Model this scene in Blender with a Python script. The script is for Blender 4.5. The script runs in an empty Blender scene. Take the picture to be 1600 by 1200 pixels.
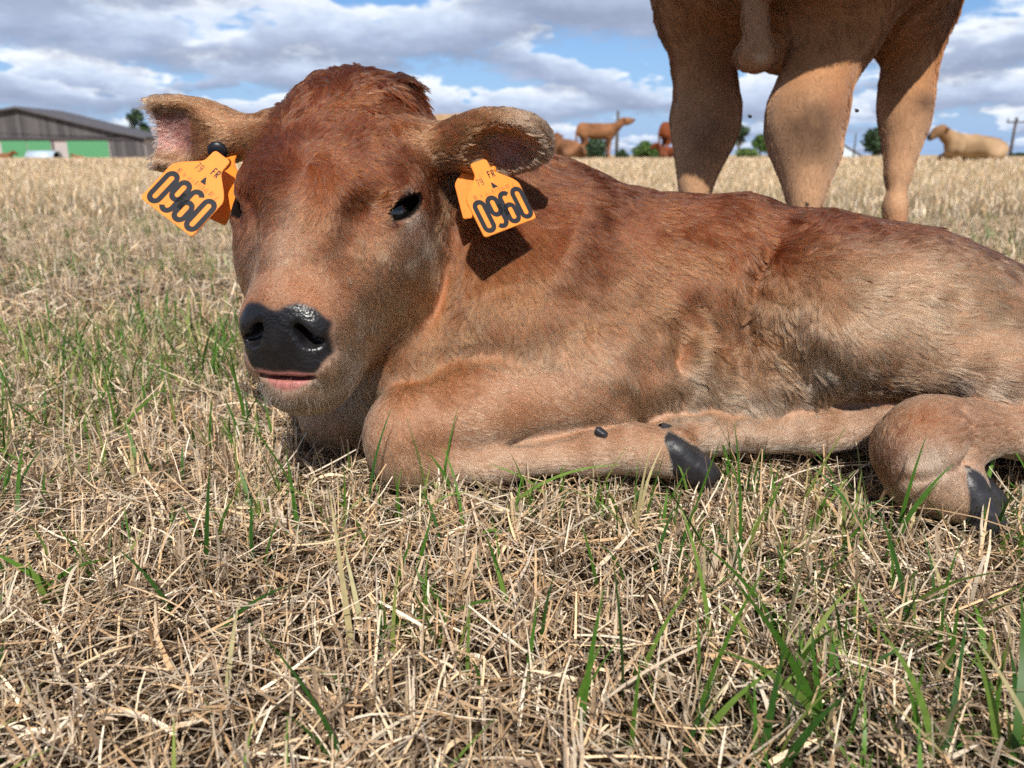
import bpy, bmesh, math, random
import numpy as np
from mathutils import Vector, Matrix, kdtree

FUR = True
GRASS = True
rng = np.random.default_rng(7)
random.seed(7)
SC = bpy.context.scene
COL = SC.collection
R = math.radians

# ------------------------------------------------------------------ camera
F_PX = 1202.0                       # focal length in pixels of a 1600 px wide frame
CAM_Z = 0.38
PITCH = R(16.6)
cp, sp = math.cos(PITCH), math.sin(PITCH)
cam_d = bpy.data.cameras.new('camera')
cam = bpy.data.objects.new('camera', cam_d)
COL.objects.link(cam)
cam.location = (0, 0, CAM_Z)
cam.rotation_euler = (R(90) - PITCH, 0, 0)
cam_d.sensor_width = 36.0
cam_d.lens = 36.0 * F_PX / 1600.0
cam_d.clip_start = 0.02
cam_d.clip_end = 3000
cam_d.dof.use_dof = True
cam_d.dof.focus_distance = 0.74
cam_d.dof.aperture_fstop = 7.5
SC.camera = cam

def at(px, py, d):
    """world point seen at photo pixel (px, py) at depth d along the view axis"""
    u = (600 - py) / F_PX * d
    return np.array(((px - 800) / F_PX * d, d * cp + u * sp, CAM_Z - d * sp + u * cp))

def project(P):
    x = P[:, 0]; y = P[:, 1]; z = P[:, 2] - CAM_Z
    d = np.maximum(y * cp - z * sp, 0.02)
    u = y * sp + z * cp
    return 800 + x / d * F_PX, 600 - u / d * F_PX, d

CX = np.array((1.0, 0, 0)); CU = np.array((0, sp, cp)); CF = np.array((0, cp, -sp))

# ------------------------------------------------------------------ light
SUN_TO = Vector((0.06, -0.66, 0.75)).normalized()
sun_elev = math.asin(SUN_TO.z)
sun_az = math.atan2(SUN_TO.x, SUN_TO.y)
sd = bpy.data.lights.new('sun', 'SUN')
sd.energy = 5.0
sd.angle = R(0.53)
sd.color = (1.0, 0.955, 0.875)
sun = bpy.data.objects.new('sun', sd)
COL.objects.link(sun)
sun.rotation_euler = SUN_TO.to_track_quat('Z', 'Y').to_euler()
SC.view_settings.view_transform = 'Standard'
SC.view_settings.look = 'None'
SC.view_settings.exposure = 0.18
SC.view_settings.gamma = 1.0
try:
    SC.cycles_curves.shape = 'RIBBONS'
except Exception:
    pass
SC.cycles.max_bounces = 5
SC.cycles.use_adaptive_sampling = True
SC.cycles.adaptive_threshold = 0.025
SC.cycles.transparent_max_bounces = 8
SC.cycles.use_denoising = False
try:
    SC.cycles.denoiser = 'OPENIMAGEDENOISE'
    SC.cycles.denoising_input_passes = 'RGB_ALBEDO_NORMAL'
except Exception:
    pass

def lin(r, g, b):
    f = lambda c: ((c / 255 + 0.055) / 1.055) ** 2.4 if c > 10 else c / 255 / 12.92
    return (f(r), f(g), f(b))

# ------------------------------------------------------------------ node helper
class NT:
    def __init__(s, tree):
        s.t = tree
        tree.nodes.clear()
    def n(s, kind, ins=None, **props):
        nd = s.t.nodes.new(kind)
        for k, v in props.items():
            setattr(nd, k, v)
        for k, v in (ins or {}).items():
            sock = nd.inputs[k]
            if isinstance(v, bpy.types.NodeSocket):
                s.t.links.new(v, sock)
            elif isinstance(v, bpy.types.Node):
                s.t.links.new(v.outputs[0], sock)
            else:
                sock.default_value = v
        return nd
    def math(s, op, a, b=0.0, c=None, clamp=False):
        ins = {0: a, 1: b}
        if c is not None:
            ins[2] = c
        return s.n('ShaderNodeMath', ins, operation=op, use_clamp=clamp)
    def ramp(s, fac, stops, interp='LINEAR'):
        nd = s.n('ShaderNodeValToRGB', {0: fac})
        e = nd.color_ramp.elements
        nd.color_ramp.interpolation = interp
        while len(e) < len(stops):
            e.new(0.5)
        for el, (p, c) in zip(e, stops):
            el.position = p
            el.color = (*c, 1) if len(c) == 3 else c
        return nd
    def mix(s, fac, a, b, blend='MIX'):
        nd = s.t.nodes.new('ShaderNodeMix')
        nd.data_type = 'RGBA'
        nd.blend_type = blend
        for i, v in ((0, fac), (6, a), (7, b)):
            if isinstance(v, bpy.types.NodeSocket):
                s.t.links.new(v, nd.inputs[i])
            elif isinstance(v, bpy.types.Node):
                s.t.links.new(v.outputs[0], nd.inputs[i])
            else:
                nd.inputs[i].default_value = v if i == 0 else ((*v, 1) if len(v) == 3 else v)
        return nd.outputs[2]

# ------------------------------------------------------------------ sky
w = bpy.data.worlds.new('World')
SC.world = w
w.use_nodes = True
g = NT(w.node_tree)
sky = g.n('ShaderNodeTexSky', sky_type='NISHITA', sun_disc=False, sun_elevation=sun_elev,
          sun_rotation=sun_az, altitude=50, air_density=1.0, dust_density=0.6, ozone_density=1.6)
tc = g.n('ShaderNodeTexCoord')
sep = g.n('ShaderNodeSeparateXYZ', {0: tc.outputs['Generated']})
az = g.math('ARCTAN2', sep.outputs[0], sep.outputs[1])
el = g.math('ARCSINE', sep.outputs[2])
elc = g.math('MAXIMUM', el, 0.0)
# heaps of cumulus in rows: flat grey bases, bright tops; far rows sit low and small
blue = g.mix(1.0, sky.outputs[0], (0.62, 0.84, 1.12), 'MULTIPLY')
hz = g.n('ShaderNodeMapRange', {0: elc, 1: 0.0, 2: 0.17, 3: 0.9, 4: 0.0}).outputs[0]
skyc = g.mix(hz, blue, (3.3, 4.8, 7.7))
ROWS = [  # base elevation, cloud height, width scale, cover, seed, brightness
    (0.004, 0.022, 11.0, 0.40, 1.3, .10), (0.020, 0.036, 8.0, 0.37, 4.9, .10), (0.044, 0.052, 5.6, 0.33, 9.2, .07),
    (0.074, 0.066, 4.6, 0.31, 13.8, .05), (0.108, 0.090, 3.5, 0.30, 24.4, .03), (0.155, 0.11, 2.8, 0.31, 27.7, .0), (0.26, 0.16, 2.0, 0.44, 31.2, 0.)]
for e0, amp, fx, cov, seed, br in ROWS:
    fe = 0.80 / amp
    v = g.n('ShaderNodeCombineXYZ', {0: g.math('MULTIPLY_ADD', az, fx, seed * 7.3), 1: g.math('MULTIPLY_ADD', el, fe, seed * 3.1)})
    dens = g.n('ShaderNodeTexNoise', {'Vector': v, 'Scale': 1.0, 'Detail': 4.0, 'Roughness': 0.60}, noise_dimensions='2D').outputs[0]
    fine = g.n('ShaderNodeTexNoise', {'Vector': v, 'Scale': 6.0, 'Detail': 4.0, 'Roughness': 0.64}, noise_dimensions='2D').outputs[0]
    low = g.n('ShaderNodeTexNoise', {'W': g.math('MULTIPLY_ADD', az, fx * .55, seed), 'Scale': 1.0, 'Detail': 1.0}, noise_dimensions='1D').outputs[0]
    he = g.math('MULTIPLY', g.n('ShaderNodeMapRange', {0: dens, 1: cov, 2: cov + .26}).outputs[0], amp)
    up = g.math('SUBTRACT', el, g.math('MULTIPLY_ADD', g.math('SUBTRACT', low, .5), amp * 1.6, e0))
    room = g.math('MULTIPLY_ADD', g.math('SUBTRACT', fine, .5), amp * .42, g.math('SUBTRACT', he, up))
    top = g.n('ShaderNodeMapRange', {0: room, 1: -amp * .02, 2: amp * .22}, interpolation_type='SMOOTHSTEP').outputs[0]
    wb = g.math('MULTIPLY', g.math('SUBTRACT', g.math('ADD', dens, fine), 1.0), amp * .6)
    bot = g.n('ShaderNodeMapRange', {0: g.math('ADD', up, wb), 1: -amp * .22, 2: amp * .12}, interpolation_type='SMOOTHSTEP').outputs[0]
    m_ = g.math('MULTIPLY', g.math('MULTIPLY', top, bot), .96)
    rel = g.math('DIVIDE', up, g.math('ADD', he, amp * .10))
    lit = g.n('ShaderNodeMapRange', {0: rel, 1: 0.05, 2: 0.80, 3: .07 + br, 4: 1.02 + br}).outputs[0]
    lum = g.math('ADD', lit, g.math('ADD', g.math('MULTIPLY', g.math('SUBTRACT', dens, .52), 1.1), g.math('MULTIPLY', g.math('SUBTRACT', fine, .5), .55)), clamp=True)
    cc = g.ramp(lum, [(0.0, (2.6, 3.1, 4.4)), (0.35, (4.1, 4.8, 6.5)), (0.65, (6.0, 6.9, 8.5)), (1.0, (8.9, 9.3, 9.8))])
    skyc = g.mix(m_, skyc, cc.outputs[0])
# unseen grey veil added overhead to make the fill light less blue
veil = g.n('ShaderNodeMapRange', {0: elc, 1: 0.24, 2: 0.45, 3: 0.0, 4: 0.65}).outputs[0]
skyc = g.mix(veil, skyc, (1.9, 1.95, 2.05))
below = g.math('LESS_THAN', el, -0.002)
skyc = g.mix(below, skyc, (2.2, 2.1, 1.6))
bg = g.n('ShaderNodeBackground', {0: skyc, 1: 0.10})
out = g.n('ShaderNodeOutputWorld', {0: bg})

# ------------------------------------------------------------------ object helpers
def tag(o, label=None, cat=None, group=None, kind=None):
    if label: o['label'] = label
    if cat: o['category'] = cat
    if group: o['group'] = group
    if kind: o['kind'] = kind
    return o

def empty(name, loc):
    o = bpy.data.objects.new(name, None)
    o.empty_display_size = 0.05
    o.location = loc
    COL.objects.link(o)
    return o

def link(name, data, parent=None):
    """data is in world coordinates; parents sit at their own place without rotation"""
    o = bpy.data.objects.new(name, data)
    COL.objects.link(o)
    if parent is not None:
        o.parent = parent
        o.matrix_parent_inverse = Matrix.Translation(-world_loc(parent))
    return o

def world_loc(o):
    v = Vector((0, 0, 0))
    if o.parent is None and o.type == 'EMPTY':
        v = Vector(o.location)
    return v

def mesh_np(name, V, Fq, mat, smooth=True, color=None):
    """mesh from numpy arrays; Fq is an (n,3) or (n,4) array"""
    me = bpy.data.meshes.new(name)
    V = np.ascontiguousarray(V, dtype=np.float32)
    Fq = np.ascontiguousarray(Fq, dtype=np.int32)
    k = Fq.shape[1]
    me.vertices.add(len(V)); me.vertices.foreach_set('co', V.ravel())
    me.loops.add(Fq.size); me.loops.foreach_set('vertex_index', Fq.ravel())
    me.polygons.add(len(Fq))
    me.polygons.foreach_set('loop_start', np.arange(0, Fq.size, k, dtype=np.int32))
    me.polygons.foreach_set('use_smooth', np.full(len(Fq), smooth, dtype=bool))
    me.update(calc_edges=True)
    if color is not None:
        a = me.attributes.new('tint', 'FLOAT_COLOR', 'POINT')
        c = np.ones((len(V), 4), np.float32); c[:, :3] = color
        a.data.foreach_set('color', c.ravel())
    me.materials.append(mat)
    me.validate()
    return me

def mat_new(name):
    m = bpy.data.materials.new(name)
    m.use_nodes = True
    return m, NT(m.node_tree)

def simple_mat(name, col, rough=0.6, var=0.15, scale=30.0, spec=0.4, bump=0.0, coat=0.0):
    m, t = mat_new(name)
    tcn = t.n('ShaderNodeTexCoord')
    nz = t.n('ShaderNodeTexNoise', {'Vector': tcn.outputs['Object'], 'Scale': scale, 'Detail': 5.0})
    lo = tuple(c * (1 - var) for c in col); hi = tuple(min(1, c * (1 + var)) for c in col)
    c = t.mix(nz.outputs[0], lo, hi)
    b = t.n('ShaderNodeBsdfPrincipled', {'Base Color': c, 'Roughness': rough, 'Specular IOR Level': spec, 'Coat Weight': coat})
    if bump:
        bp = t.n('ShaderNodeBump', {'Height': nz.outputs[0], 'Strength': bump, 'Distance': 0.01})
        t.t.links.new(bp.outputs[0], b.inputs['Normal'])
    t.n('ShaderNodeOutputMaterial', {0: b})
    return m

def attr_mat(name, rough=0.75, spec=0.2, transl=0.0, var=0.0, scale=60.0, bump=0.0, attr='tint'):
    m, t = mat_new(name)
    a = t.n('ShaderNodeAttribute', attribute_name=attr)
    c = a.outputs['Color']
    tcn = t.n('ShaderNodeTexCoord')
    nz = t.n('ShaderNodeTexNoise', {'Vector': tcn.outputs['Object'], 'Scale': scale, 'Detail': 6.0})
    if var:
        k = t.n('ShaderNodeMapRange', {0: nz.outputs[0], 1: 0.25, 2: 0.75, 3: 1 - var, 4: 1 + var})
        vm = t.n('ShaderNodeVectorMath', {0: c, 'Scale': k.outputs[0]}, operation='SCALE')
        c = vm.outputs[0]
    b = t.n('ShaderNodeBsdfPrincipled', {'Base Color': c, 'Roughness': rough, 'Specular IOR Level': spec})
    if bump:
        bp = t.n('ShaderNodeBump', {'Height': nz.outputs[0], 'Strength': bump, 'Distance': 0.004})
        t.t.links.new(bp.outputs[0], b.inputs['Normal'])
    sh = b
    if transl:
        tr = t.n('ShaderNodeBsdfTranslucent', {0: c})
        sh = t.n('ShaderNodeMixShader', {0: transl, 1: b, 2: tr})
    t.n('ShaderNodeOutputMaterial', {0: sh})
    return m

# ------------------------------------------------------------------ implicit surfaces
def unit(v):
    v = np.asarray(v, float)
    return v / np.linalg.norm(v)

def frame(x, zhint):
    """3x3 rows = local axes, x along the first vector"""
    x = unit(x); z = np.asarray(zhint, float); z = unit(z - x * (z @ x)); y = np.cross(z, x)
    return np.array((x, y, z))

class Prim:
    """round cone ('rc') or ellipsoid ('el'); op '+' joins, '-' carves; k is the blend width"""
    def __init__(s, kind, part, k, op='+', **a):
        s.kind, s.part, s.k, s.op = kind, part, k, op
        s.__dict__.update(a)
    def box(s):
        if s.kind == 'rc':
            r = max(s.ra, s.rb)
            return np.minimum(s.a, s.b) - r, np.maximum(s.a, s.b) + r
        e = np.sqrt(((s.M * s.r[:, None]) ** 2).sum(0))
        return s.c - e, s.c + e
    def dist(s, X, Y, Z):
        f = np.float32
        if s.kind == 'rc':
            ab = s.b - s.a; L2 = float(ab @ ab)
            x, y, z = X - f(s.a[0]), Y - f(s.a[1]), Z - f(s.a[2])
            t = np.clip((x * f(ab[0]) + y * f(ab[1]) + z * f(ab[2])) / f(L2), 0, 1)
            return np.sqrt((x - t * f(ab[0])) ** 2 + (y - t * f(ab[1])) ** 2 + (z - t * f(ab[2])) ** 2) - (f(s.ra) + t * f(s.rb - s.ra))
        x, y, z = X - f(s.c[0]), Y - f(s.c[1]), Z - f(s.c[2])
        q = [x * f(m[0]) + y * f(m[1]) + z * f(m[2]) for m in s.M]
        k0 = np.sqrt(sum((qi / f(r)) ** 2 for qi, r in zip(q, s.r))) + f(1e-6)
        k1 = np.sqrt(sum((qi / f(r * r)) ** 2 for qi, r in zip(q, s.r))) + f(1e-6)
        return k0 * (k0 - 1) / k1

class Model:
    def __init__(s):
        s.prims = []
        s.sc = 1.0
    def rc(s, a, b, ra, rb, part='body', k=0.03, op='+'):
        s.prims.append(Prim('rc', part, k * s.sc, op, a=np.asarray(a, float), b=np.asarray(b, float), ra=ra * s.sc, rb=rb * s.sc))
    def el(s, c, r, M=None, part='body', k=0.03, op='+'):
        s.prims.append(Prim('el', part, k * s.sc, op, c=np.asarray(c, float), r=np.asarray(r, float) * s.sc,
                            M=np.eye(3) if M is None else np.asarray(M, float)))
    def chain(s, pts, rad, part='body', k=0.03):
        for i in range(len(pts) - 1):
            s.rc(pts[i], pts[i + 1], rad[i], rad[i + 1], part, k)
    def solve(s, xs, ys, zs, warp=None):
        xs, ys, zs = (np.asarray(a, np.float32) for a in (xs, ys, zs))
        D = np.full((len(xs), len(ys), len(zs)), 0.4, np.float32)
        for p in s.prims:
            lo, hi = p.box(); pad = p.k + 0.012
            ix = slice(*np.searchsorted(xs, (lo[0] - pad, hi[0] + pad)))
            iy = slice(*np.searchsorted(ys, (lo[1] - pad, hi[1] + pad)))
            iz = slice(*np.searchsorted(zs, (lo[2] - pad, hi[2] + pad)))
            B = D[ix, iy, iz]
            if B.size == 0:
                continue
            d = p.dist(xs[ix, None, None], ys[None, iy, None], zs[None, None, iz])
            if p.op == '-':
                d = -d
                h = np.maximum(p.k - np.abs(B - d), 0) / p.k
                D[ix, iy, iz] = np.maximum(B, d) + h * h * p.k * 0.25
            else:
                h = np.maximum(p.k - np.abs(B - d), 0) / p.k
                D[ix, iy, iz] = np.minimum(B, d) - h * h * p.k * 0.25
        if warp is not None:
            near = np.abs(D) < 0.03
            i, j, k = np.nonzero(near)
            D[near] += warp(np.stack((xs[i], ys[j], zs[k]), 1)).astype(np.float32)
        s.D, s.g = D, (xs, ys, zs)
        return surface_nets(D, xs, ys, zs)
    def weights(s, P, tau=.010):
        """soft share of each named part at points P"""
        d = {}
        for p in s.prims:
            if p.op == '+':
                v = p.dist(P[:, 0], P[:, 1], P[:, 2])
                d[p.part] = np.minimum(d[p.part], v) if p.part in d else v
        lo = np.minimum.reduce(list(d.values()))
        e = {k: np.exp(-np.minimum((v - lo) / tau, 40)) for k, v in d.items()}
        t = sum(e.values())
        return {k: v / t for k, v in e.items()}
    def sample(s, P):
        """trilinear distance read from the solved grid (big outside it)"""
        ii, ff = [], []
        ok = np.ones(len(P), bool)
        for q in range(3):
            g_ = s.g[q]
            i = np.clip(np.searchsorted(g_, P[:, q], side='right') - 1, 0, len(g_) - 2)
            ok &= (P[:, q] > g_[0]) & (P[:, q] < g_[-1])
            ii.append(i); ff.append(np.clip((P[:, q] - g_[i]) / (g_[i + 1] - g_[i]), 0, 1))
        o = np.zeros(len(P))
        for a in (0, 1):
            for b in (0, 1):
                for c in (0, 1):
                    w_ = (ff[0] if a else 1 - ff[0]) * (ff[1] if b else 1 - ff[1]) * (ff[2] if c else 1 - ff[2])
                    o += w_ * s.D[ii[0] + a, ii[1] + b, ii[2] + c]
        return np.where(ok, o, np.nan)
    def nearest(s, P, parts=None):
        best = np.full(len(P), 9.0, np.float32); lab = np.zeros(len(P), np.int32)
        names = []
        for p in s.prims:
            if p.op == '-':
                continue
            if p.part not in names:
                names.append(p.part)
            d = p.dist(P[:, 0], P[:, 1], P[:, 2])
            mm = d < best
            best[mm] = d[mm]; lab[mm] = names.index(p.part)
        return best, lab, names

def surface_nets(D, xs, ys, zs):
    S = D < 0
    c = S[:-1, :-1, :-1].astype(np.int8)
    n = c.copy() * 0
    for a in (0, 1):
        for b in (0, 1):
            for e in (0, 1):
                n += S[a:S.shape[0] - 1 + a, b:S.shape[1] - 1 + b, e:S.shape[2] - 1 + e]
    act = (n > 0) & (n < 8)
    I, J, K = np.nonzero(act)
    idx = np.full(act.shape, -1, np.int32)
    idx[I, J, K] = np.arange(len(I))
    acc = np.zeros((len(I), 3), np.float32); cnt = np.zeros(len(I), np.float32)
    for ax in range(3):
        o1, o2 = [q for q in range(3) if q != ax]
        for a in (0, 1):
            for b in (0, 1):
                p = [I, J, K]
                off = [0, 0, 0]; off[o1] = a; off[o2] = b
                p0 = (I + off[0], J + off[1], K + off[2])
                off2 = list(off); off2[ax] = 1
                p1 = (I + off2[0], J + off2[1], K + off2[2])
                v0, v1 = D[p0], D[p1]
                cr = (v0 < 0) != (v1 < 0)
                t = np.where(cr, v0 / np.where(v0 == v1, 1, v0 - v1), 0)
                pos = np.zeros((len(I), 3), np.float32)
                pos[:, o1] = a; pos[:, o2] = b; pos[:, ax] = t
                acc += pos * cr[:, None]; cnt += cr
    acc /= cnt[:, None]
    V = np.stack([np.interp(i + acc[:, q], np.arange(len(gx)), gx) for q, (i, gx) in enumerate(zip((I, J, K), (xs, ys, zs)))], 1)
    Q = []
    for ax in range(3):
        sl0 = [slice(None)] * 3; sl1 = [slice(None)] * 3
        sl0[ax] = slice(0, -1); sl1[ax] = slice(1, None)
        A, B = S[tuple(sl0)], S[tuple(sl1)]
        o1, o2 = [(1, 2), (2, 0), (0, 1)][ax]
        e = np.stack(np.nonzero(A != B), 1)
        ok = (e[:, o1] > 0) & (e[:, o2] > 0) & (e[:, o1] < D.shape[o1] - 1) & (e[:, o2] < D.shape[o2] - 1)
        e = e[ok]
        inside = A[e[:, 0], e[:, 1], e[:, 2]]
        def cell(a, b):
            f = e.copy(); f[:, o1] -= a; f[:, o2] -= b
            return idx[f[:, 0], f[:, 1], f[:, 2]]
        q = np.stack((cell(1, 1), cell(0, 1), cell(0, 0), cell(1, 0)), 1)
        q[~inside] = q[~inside][:, ::-1]
        Q.append(q)
    Q = np.concatenate(Q)
    Q = Q[(Q >= 0).all(1)]
    return V.astype(np.float32), Q

def vnormals(V, Q):
    a = V[Q[:, 2]] - V[Q[:, 0]]; b = V[Q[:, 3]] - V[Q[:, 1]]
    fn = np.cross(a, b)
    N = np.zeros_like(V)
    for i in range(4):
        for q in range(3):
            N[:, q] += np.bincount(Q[:, i], fn[:, q], len(V))
    return N / (np.linalg.norm(N, axis=1, keepdims=True) + 1e-12), np.linalg.norm(fn, axis=1) * 0.5

def vnoise(P, scale, seed=0):
    """smooth value noise in [-1, 1], numpy"""
    r = np.random.default_rng(1000 + seed)
    T = r.uniform(-1, 1, (32, 32, 32)).astype(np.float32)
    q = np.asarray(P, np.float64) * scale + r.uniform(0, 32, 3)
    i = np.floor(q).astype(np.int64); f = q - i
    f = f * f * (3 - 2 * f)
    o = np.zeros(len(q))
    for a in (0, 1):
        for b in (0, 1):
            for c in (0, 1):
                wgt = (f[:, 0] if a else 1 - f[:, 0]) * (f[:, 1] if b else 1 - f[:, 1]) * (f[:, 2] if c else 1 - f[:, 2])
                o += wgt * T[(i[:, 0] + a) % 32, (i[:, 1] + b) % 32, (i[:, 2] + c) % 32]
    return o

def fbm(P, scale, oct=3, seed=0):
    o = 0; a = 1.0; t = 0
    for k in range(oct):
        o = o + a * vnoise(P, scale * 2 ** k, seed + k); t += a; a *= 0.5
    return o / t

def lerp(a, b, t):
    return a + (b - a) * t

def sstep(x, a, b):
    t = np.clip((x - a) / (b - a), 0, 1)
    return t * t * (3 - 2 * t)
# ================================================================== the calf
calf = empty('calf', tuple(at(1000, 560, 0.98) * (1, 1, 0)))
tag(calf, 'young red-brown calf lying on the dry grass with an orange tag in each ear', 'calf')

# head frame: U to its left side (picture right), V out of the forehead, W from muzzle to poll
YAW, DIP, ROLL = R(10), R(44), R(0)
HS = 1.09
HO = at(492, 290, 0.765 * HS)
HU = np.array((math.cos(YAW), -math.sin(YAW), 0))
HW = np.array((math.sin(YAW) * math.cos(DIP), math.cos(YAW) * math.cos(DIP), math.sin(DIP)))
HV = np.cross(HU, HW)
HM = np.array((HU, HV, HW))
def hp(u, v, w_):
    return HO + HS * (u * HU + v * HV + w_ * HW)
def hloc(P):
    return (P - HO) @ HM.T / HS

M = Model()
# --- trunk
M.el(at(905, 455, 1.075), (.190, .130, .135), part='body', k=.05)
M.el((.285, 1.035, .168), (.230, .135, .139), part='body', k=.07)
M.el((.490, .985, .152), (.190, .135, .110), part='body', k=.07)
M.el((.640, .945, .118), (.120, .120, .099), part='body', k=.07)
M.rc((.02, 1.065, .308), (.30, 1.02, .292), .020, .022, part='body', k=.05)
M.rc((.30, 1.02, .292), (.56, .96, .228), .022, .018, part='body', k=.05)      # spine
M.el(at(640, 600, 1.00), (.085, .085, .095), part='body', k=.05)                  # brisket
# --- neck
M.chain([hp(0, -.165, .060), at(768, 400, 1.005), at(840, 440, 1.015)], [.050, .072, .112], 'neck', k=.05)
M.chain([hp(0, -.155, .03), at(650, 560, .95)], [.042, .05], 'neck', k=.04)          # throat and dewlap
M.chain([hp(0, -.125, .115), at(752, 300, 1.0), at(830, 320, 1.05)], [.050, .056, .06], 'neck', k=.05)     # nape
# --- near shoulder and folded fore leg
M.rc(at(880, 350, 1.03), at(800, 520, .965), .062, .078, 'body', k=.06)
M.rc(at(800, 520, .965), at(925, 600, .945), .075, .062, 'body', k=.05)
M.el(at(930, 560, .965), (.085, .05, .075), part='body', k=.05)
M.chain([at(920, 612, .93), at(760, 640, .905), at(640, 672, .892)], [.054, .045, .041], 'fore_leg', k=.035)
M.el(at(630, 690, .888), (.042, .040, .050), part='fore_leg', k=.03)
M.chain([at(640, 725, .886), at(780, 722, .890), at(930, 704, .885)], [.030, .022, .023], 'fore_leg', k=.018)
M.rc(at(930, 704, .885), at(985, 700, .882), .028, .026, 'fore_leg', k=.02)
M.rc(at(985, 700, .882), at(1052, 707, .882), .026, .0285, 'fore_leg', k=.02)
# far fore knee
M.el(at(548, 640, 1.02), (.06, .06, .075), part='fore_leg', k=.03)
M.rc(at(548, 640, 1.02), at(640, 560, 1.10), .06, .07, 'fore_leg', k=.03)
# --- flank, thigh, stifle
M.el(at(1430, 485, .945), (.150, .095, .092), frame((.95, -.16, -.12), (0, 0, 1)), part='body', k=.035)
M.rc(at(1290, 420, .965), at(1310, 540, .905), .050, .042, 'body', k=.05)
M.rc(at(1310, 540, .905), at(1560, 580, .865), .042, .036, 'body', k=.04)
M.rc(at(1300, 395, .975), at(1420, 412, .95), .028, .028, 'body', k=.05)           # hip
M.rc(at(1560, 590, .862), at(1720, 640, .86), .040, .048, 'body', k=.03)
M.rc(at(1040, 600, .975), at(1230, 618, .960), .055, .040, 'body', k=.05)        # low belly
# --- near hind leg: cannon comes back from the right, foot folded forward
M.chain([at(1760, 690, .85), at(1600, 678, .835), at(1500, 678, .828)], [.038, .024, .027], 'hind_leg', k=.02)
M.chain([at(1500, 672, .828), at(1455, 674, .820), at(1426, 702, .816), at(1440, 746, .811)], [.029, .032, .033, .027], 'hind_leg', k=.03)
M.chain([at(1440, 746, .811), at(1490, 770, .806)], [.027, .031], 'hind_leg', k=.03)
# --- far hind leg, its cannon lying forward under the belly
M.chain([at(1440, 655, .93), at(1390, 660, .925), at(1270, 677, .925), at(1120, 682, .925), at(1050, 690, .925)], [.032, .031, .021, .020, .024], 'hind_leg', k=.02)
M.chain([at(1440, 655, .93), at(1600, 620, .97)], [.032, .04], 'hind_leg', k=.02)
# --- head
M.sc = HS
PN = unit(.66 * HV - .75 * HW); PE = unit(.75 * HV + .66 * HW)      # nose pad: its normal and its up
PC = hp(0, -.030, -.158)
PM = np.array((HU, PE, PN))
def pp(u, e, n):
    return PC + HS * (u * HU + e * PE + n * PN)
for s_ in (-1, 1):
    M.el(hp(s_ * .041, -.070, .085), (.041, .062, .066), HM, 'head', k=.05)
    M.el(hp(s_ * .034 - .003, -.055, .130), (.034, .046, .044), HM, 'head', k=.04)
    M.el(hp(s_ * .065, -.066, .045), (.030, .044, .048), HM, 'head', k=.04)      # temple
    M.el(hp(s_ * .066, -.085, -.004), (.020, .040, .038), HM, 'head', k=.04)     # cheek bone
M.el(hp(0, -.050, .080), (.076, .064, .092), HM, 'head', k=.05)
M.el(hp(0, -.022, .038), (.064, .034, .090), HM, 'head', k=.04)
M.el(hp(-.004, -.058, .150), (.050, .050, .040), HM, 'head', k=.04)                   # poll
M.rc(hp(0, -.055, .010), hp(0, -.050, -.122), .061, .039, 'head', k=.05)         # bridge and muzzle
M.el(hp(0, -.022, -.010), (.050, .032, .064), HM, 'head', k=.04)
M.rc(hp(0, -.018, .000), hp(0, -.022, -.122), .036, .020, 'head', k=.04)         # nose ridge
EYE = lambda s_: hp(s_ * .0725, -.034, -.004)
_l = HM @ unit(.84 * CX + .54 * CU); _nl = unit((.80, .55, -.05)); _l = unit(_l - _nl * (_l @ _nl))
def eye_frame(s_):
    m = np.array((s_, 1, 1))
    L_, n_ = (_l * m) @ HM, (_nl * m) @ HM
    return np.array((L_, np.cross(n_, L_), n_))
for s_ in (-1, 1):
    M.el(hp(s_ * .042, -.026, .014), (.034, .027, .040), HM, 'head', k=.035)
    M.el(hp(s_ * .064, -.034, .014), (.025, .026, .030), HM, 'head', k=.035)
    M.el(hp(s_ * .034, -.030, -.018), (.028, .026, .046), HM, 'head', k=.035)      # brow
    M.el(hp(s_ * .069, -.096, -.020), (.024, .055, .066), HM, 'head', k=.035)    # cheek
    M.rc(hp(s_ * .053, -.064, -.038), hp(s_ * .029, -.058, -.112), .029, .022, 'head', k=.04)
for s_ in (-1, 1):
    M.rc(hp(s_ * .048, -.118, -.030), pp(s_ * .022, -.050, -.040), .028, .020, 'head', k=.04)
M.rc(hp(0, -.125, .000), pp(0, -.055, -.030), .045, .026, 'head', k=.045)        # lower jaw
M.el(pp(0, -.004, -.024), (.043, .040, .030), PM, 'head', k=.03)                 # muzzle end
for s_ in (-1, 1):
    M.el(pp(s_ * .027, .006, -.010), (.0165, .019, .018), PM, 'head', k=.014)    # nostril wing
    M.el(pp(s_ * .024, -.030, -.016), (.021, .014, .019), PM, 'head', k=.016)    # upper lip
M.el(pp(0, -.008, -.006), (.018, .026, .012), PM, 'head', k=.016)
M.el(pp(0, -.058, -.020), (.031, .017, .024), PM, 'head', k=.012)                # chin
M.el(pp(0, -.046, -.012), (.026, .0075, .016), PM, 'head', k=.006)               # lower lip
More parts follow.
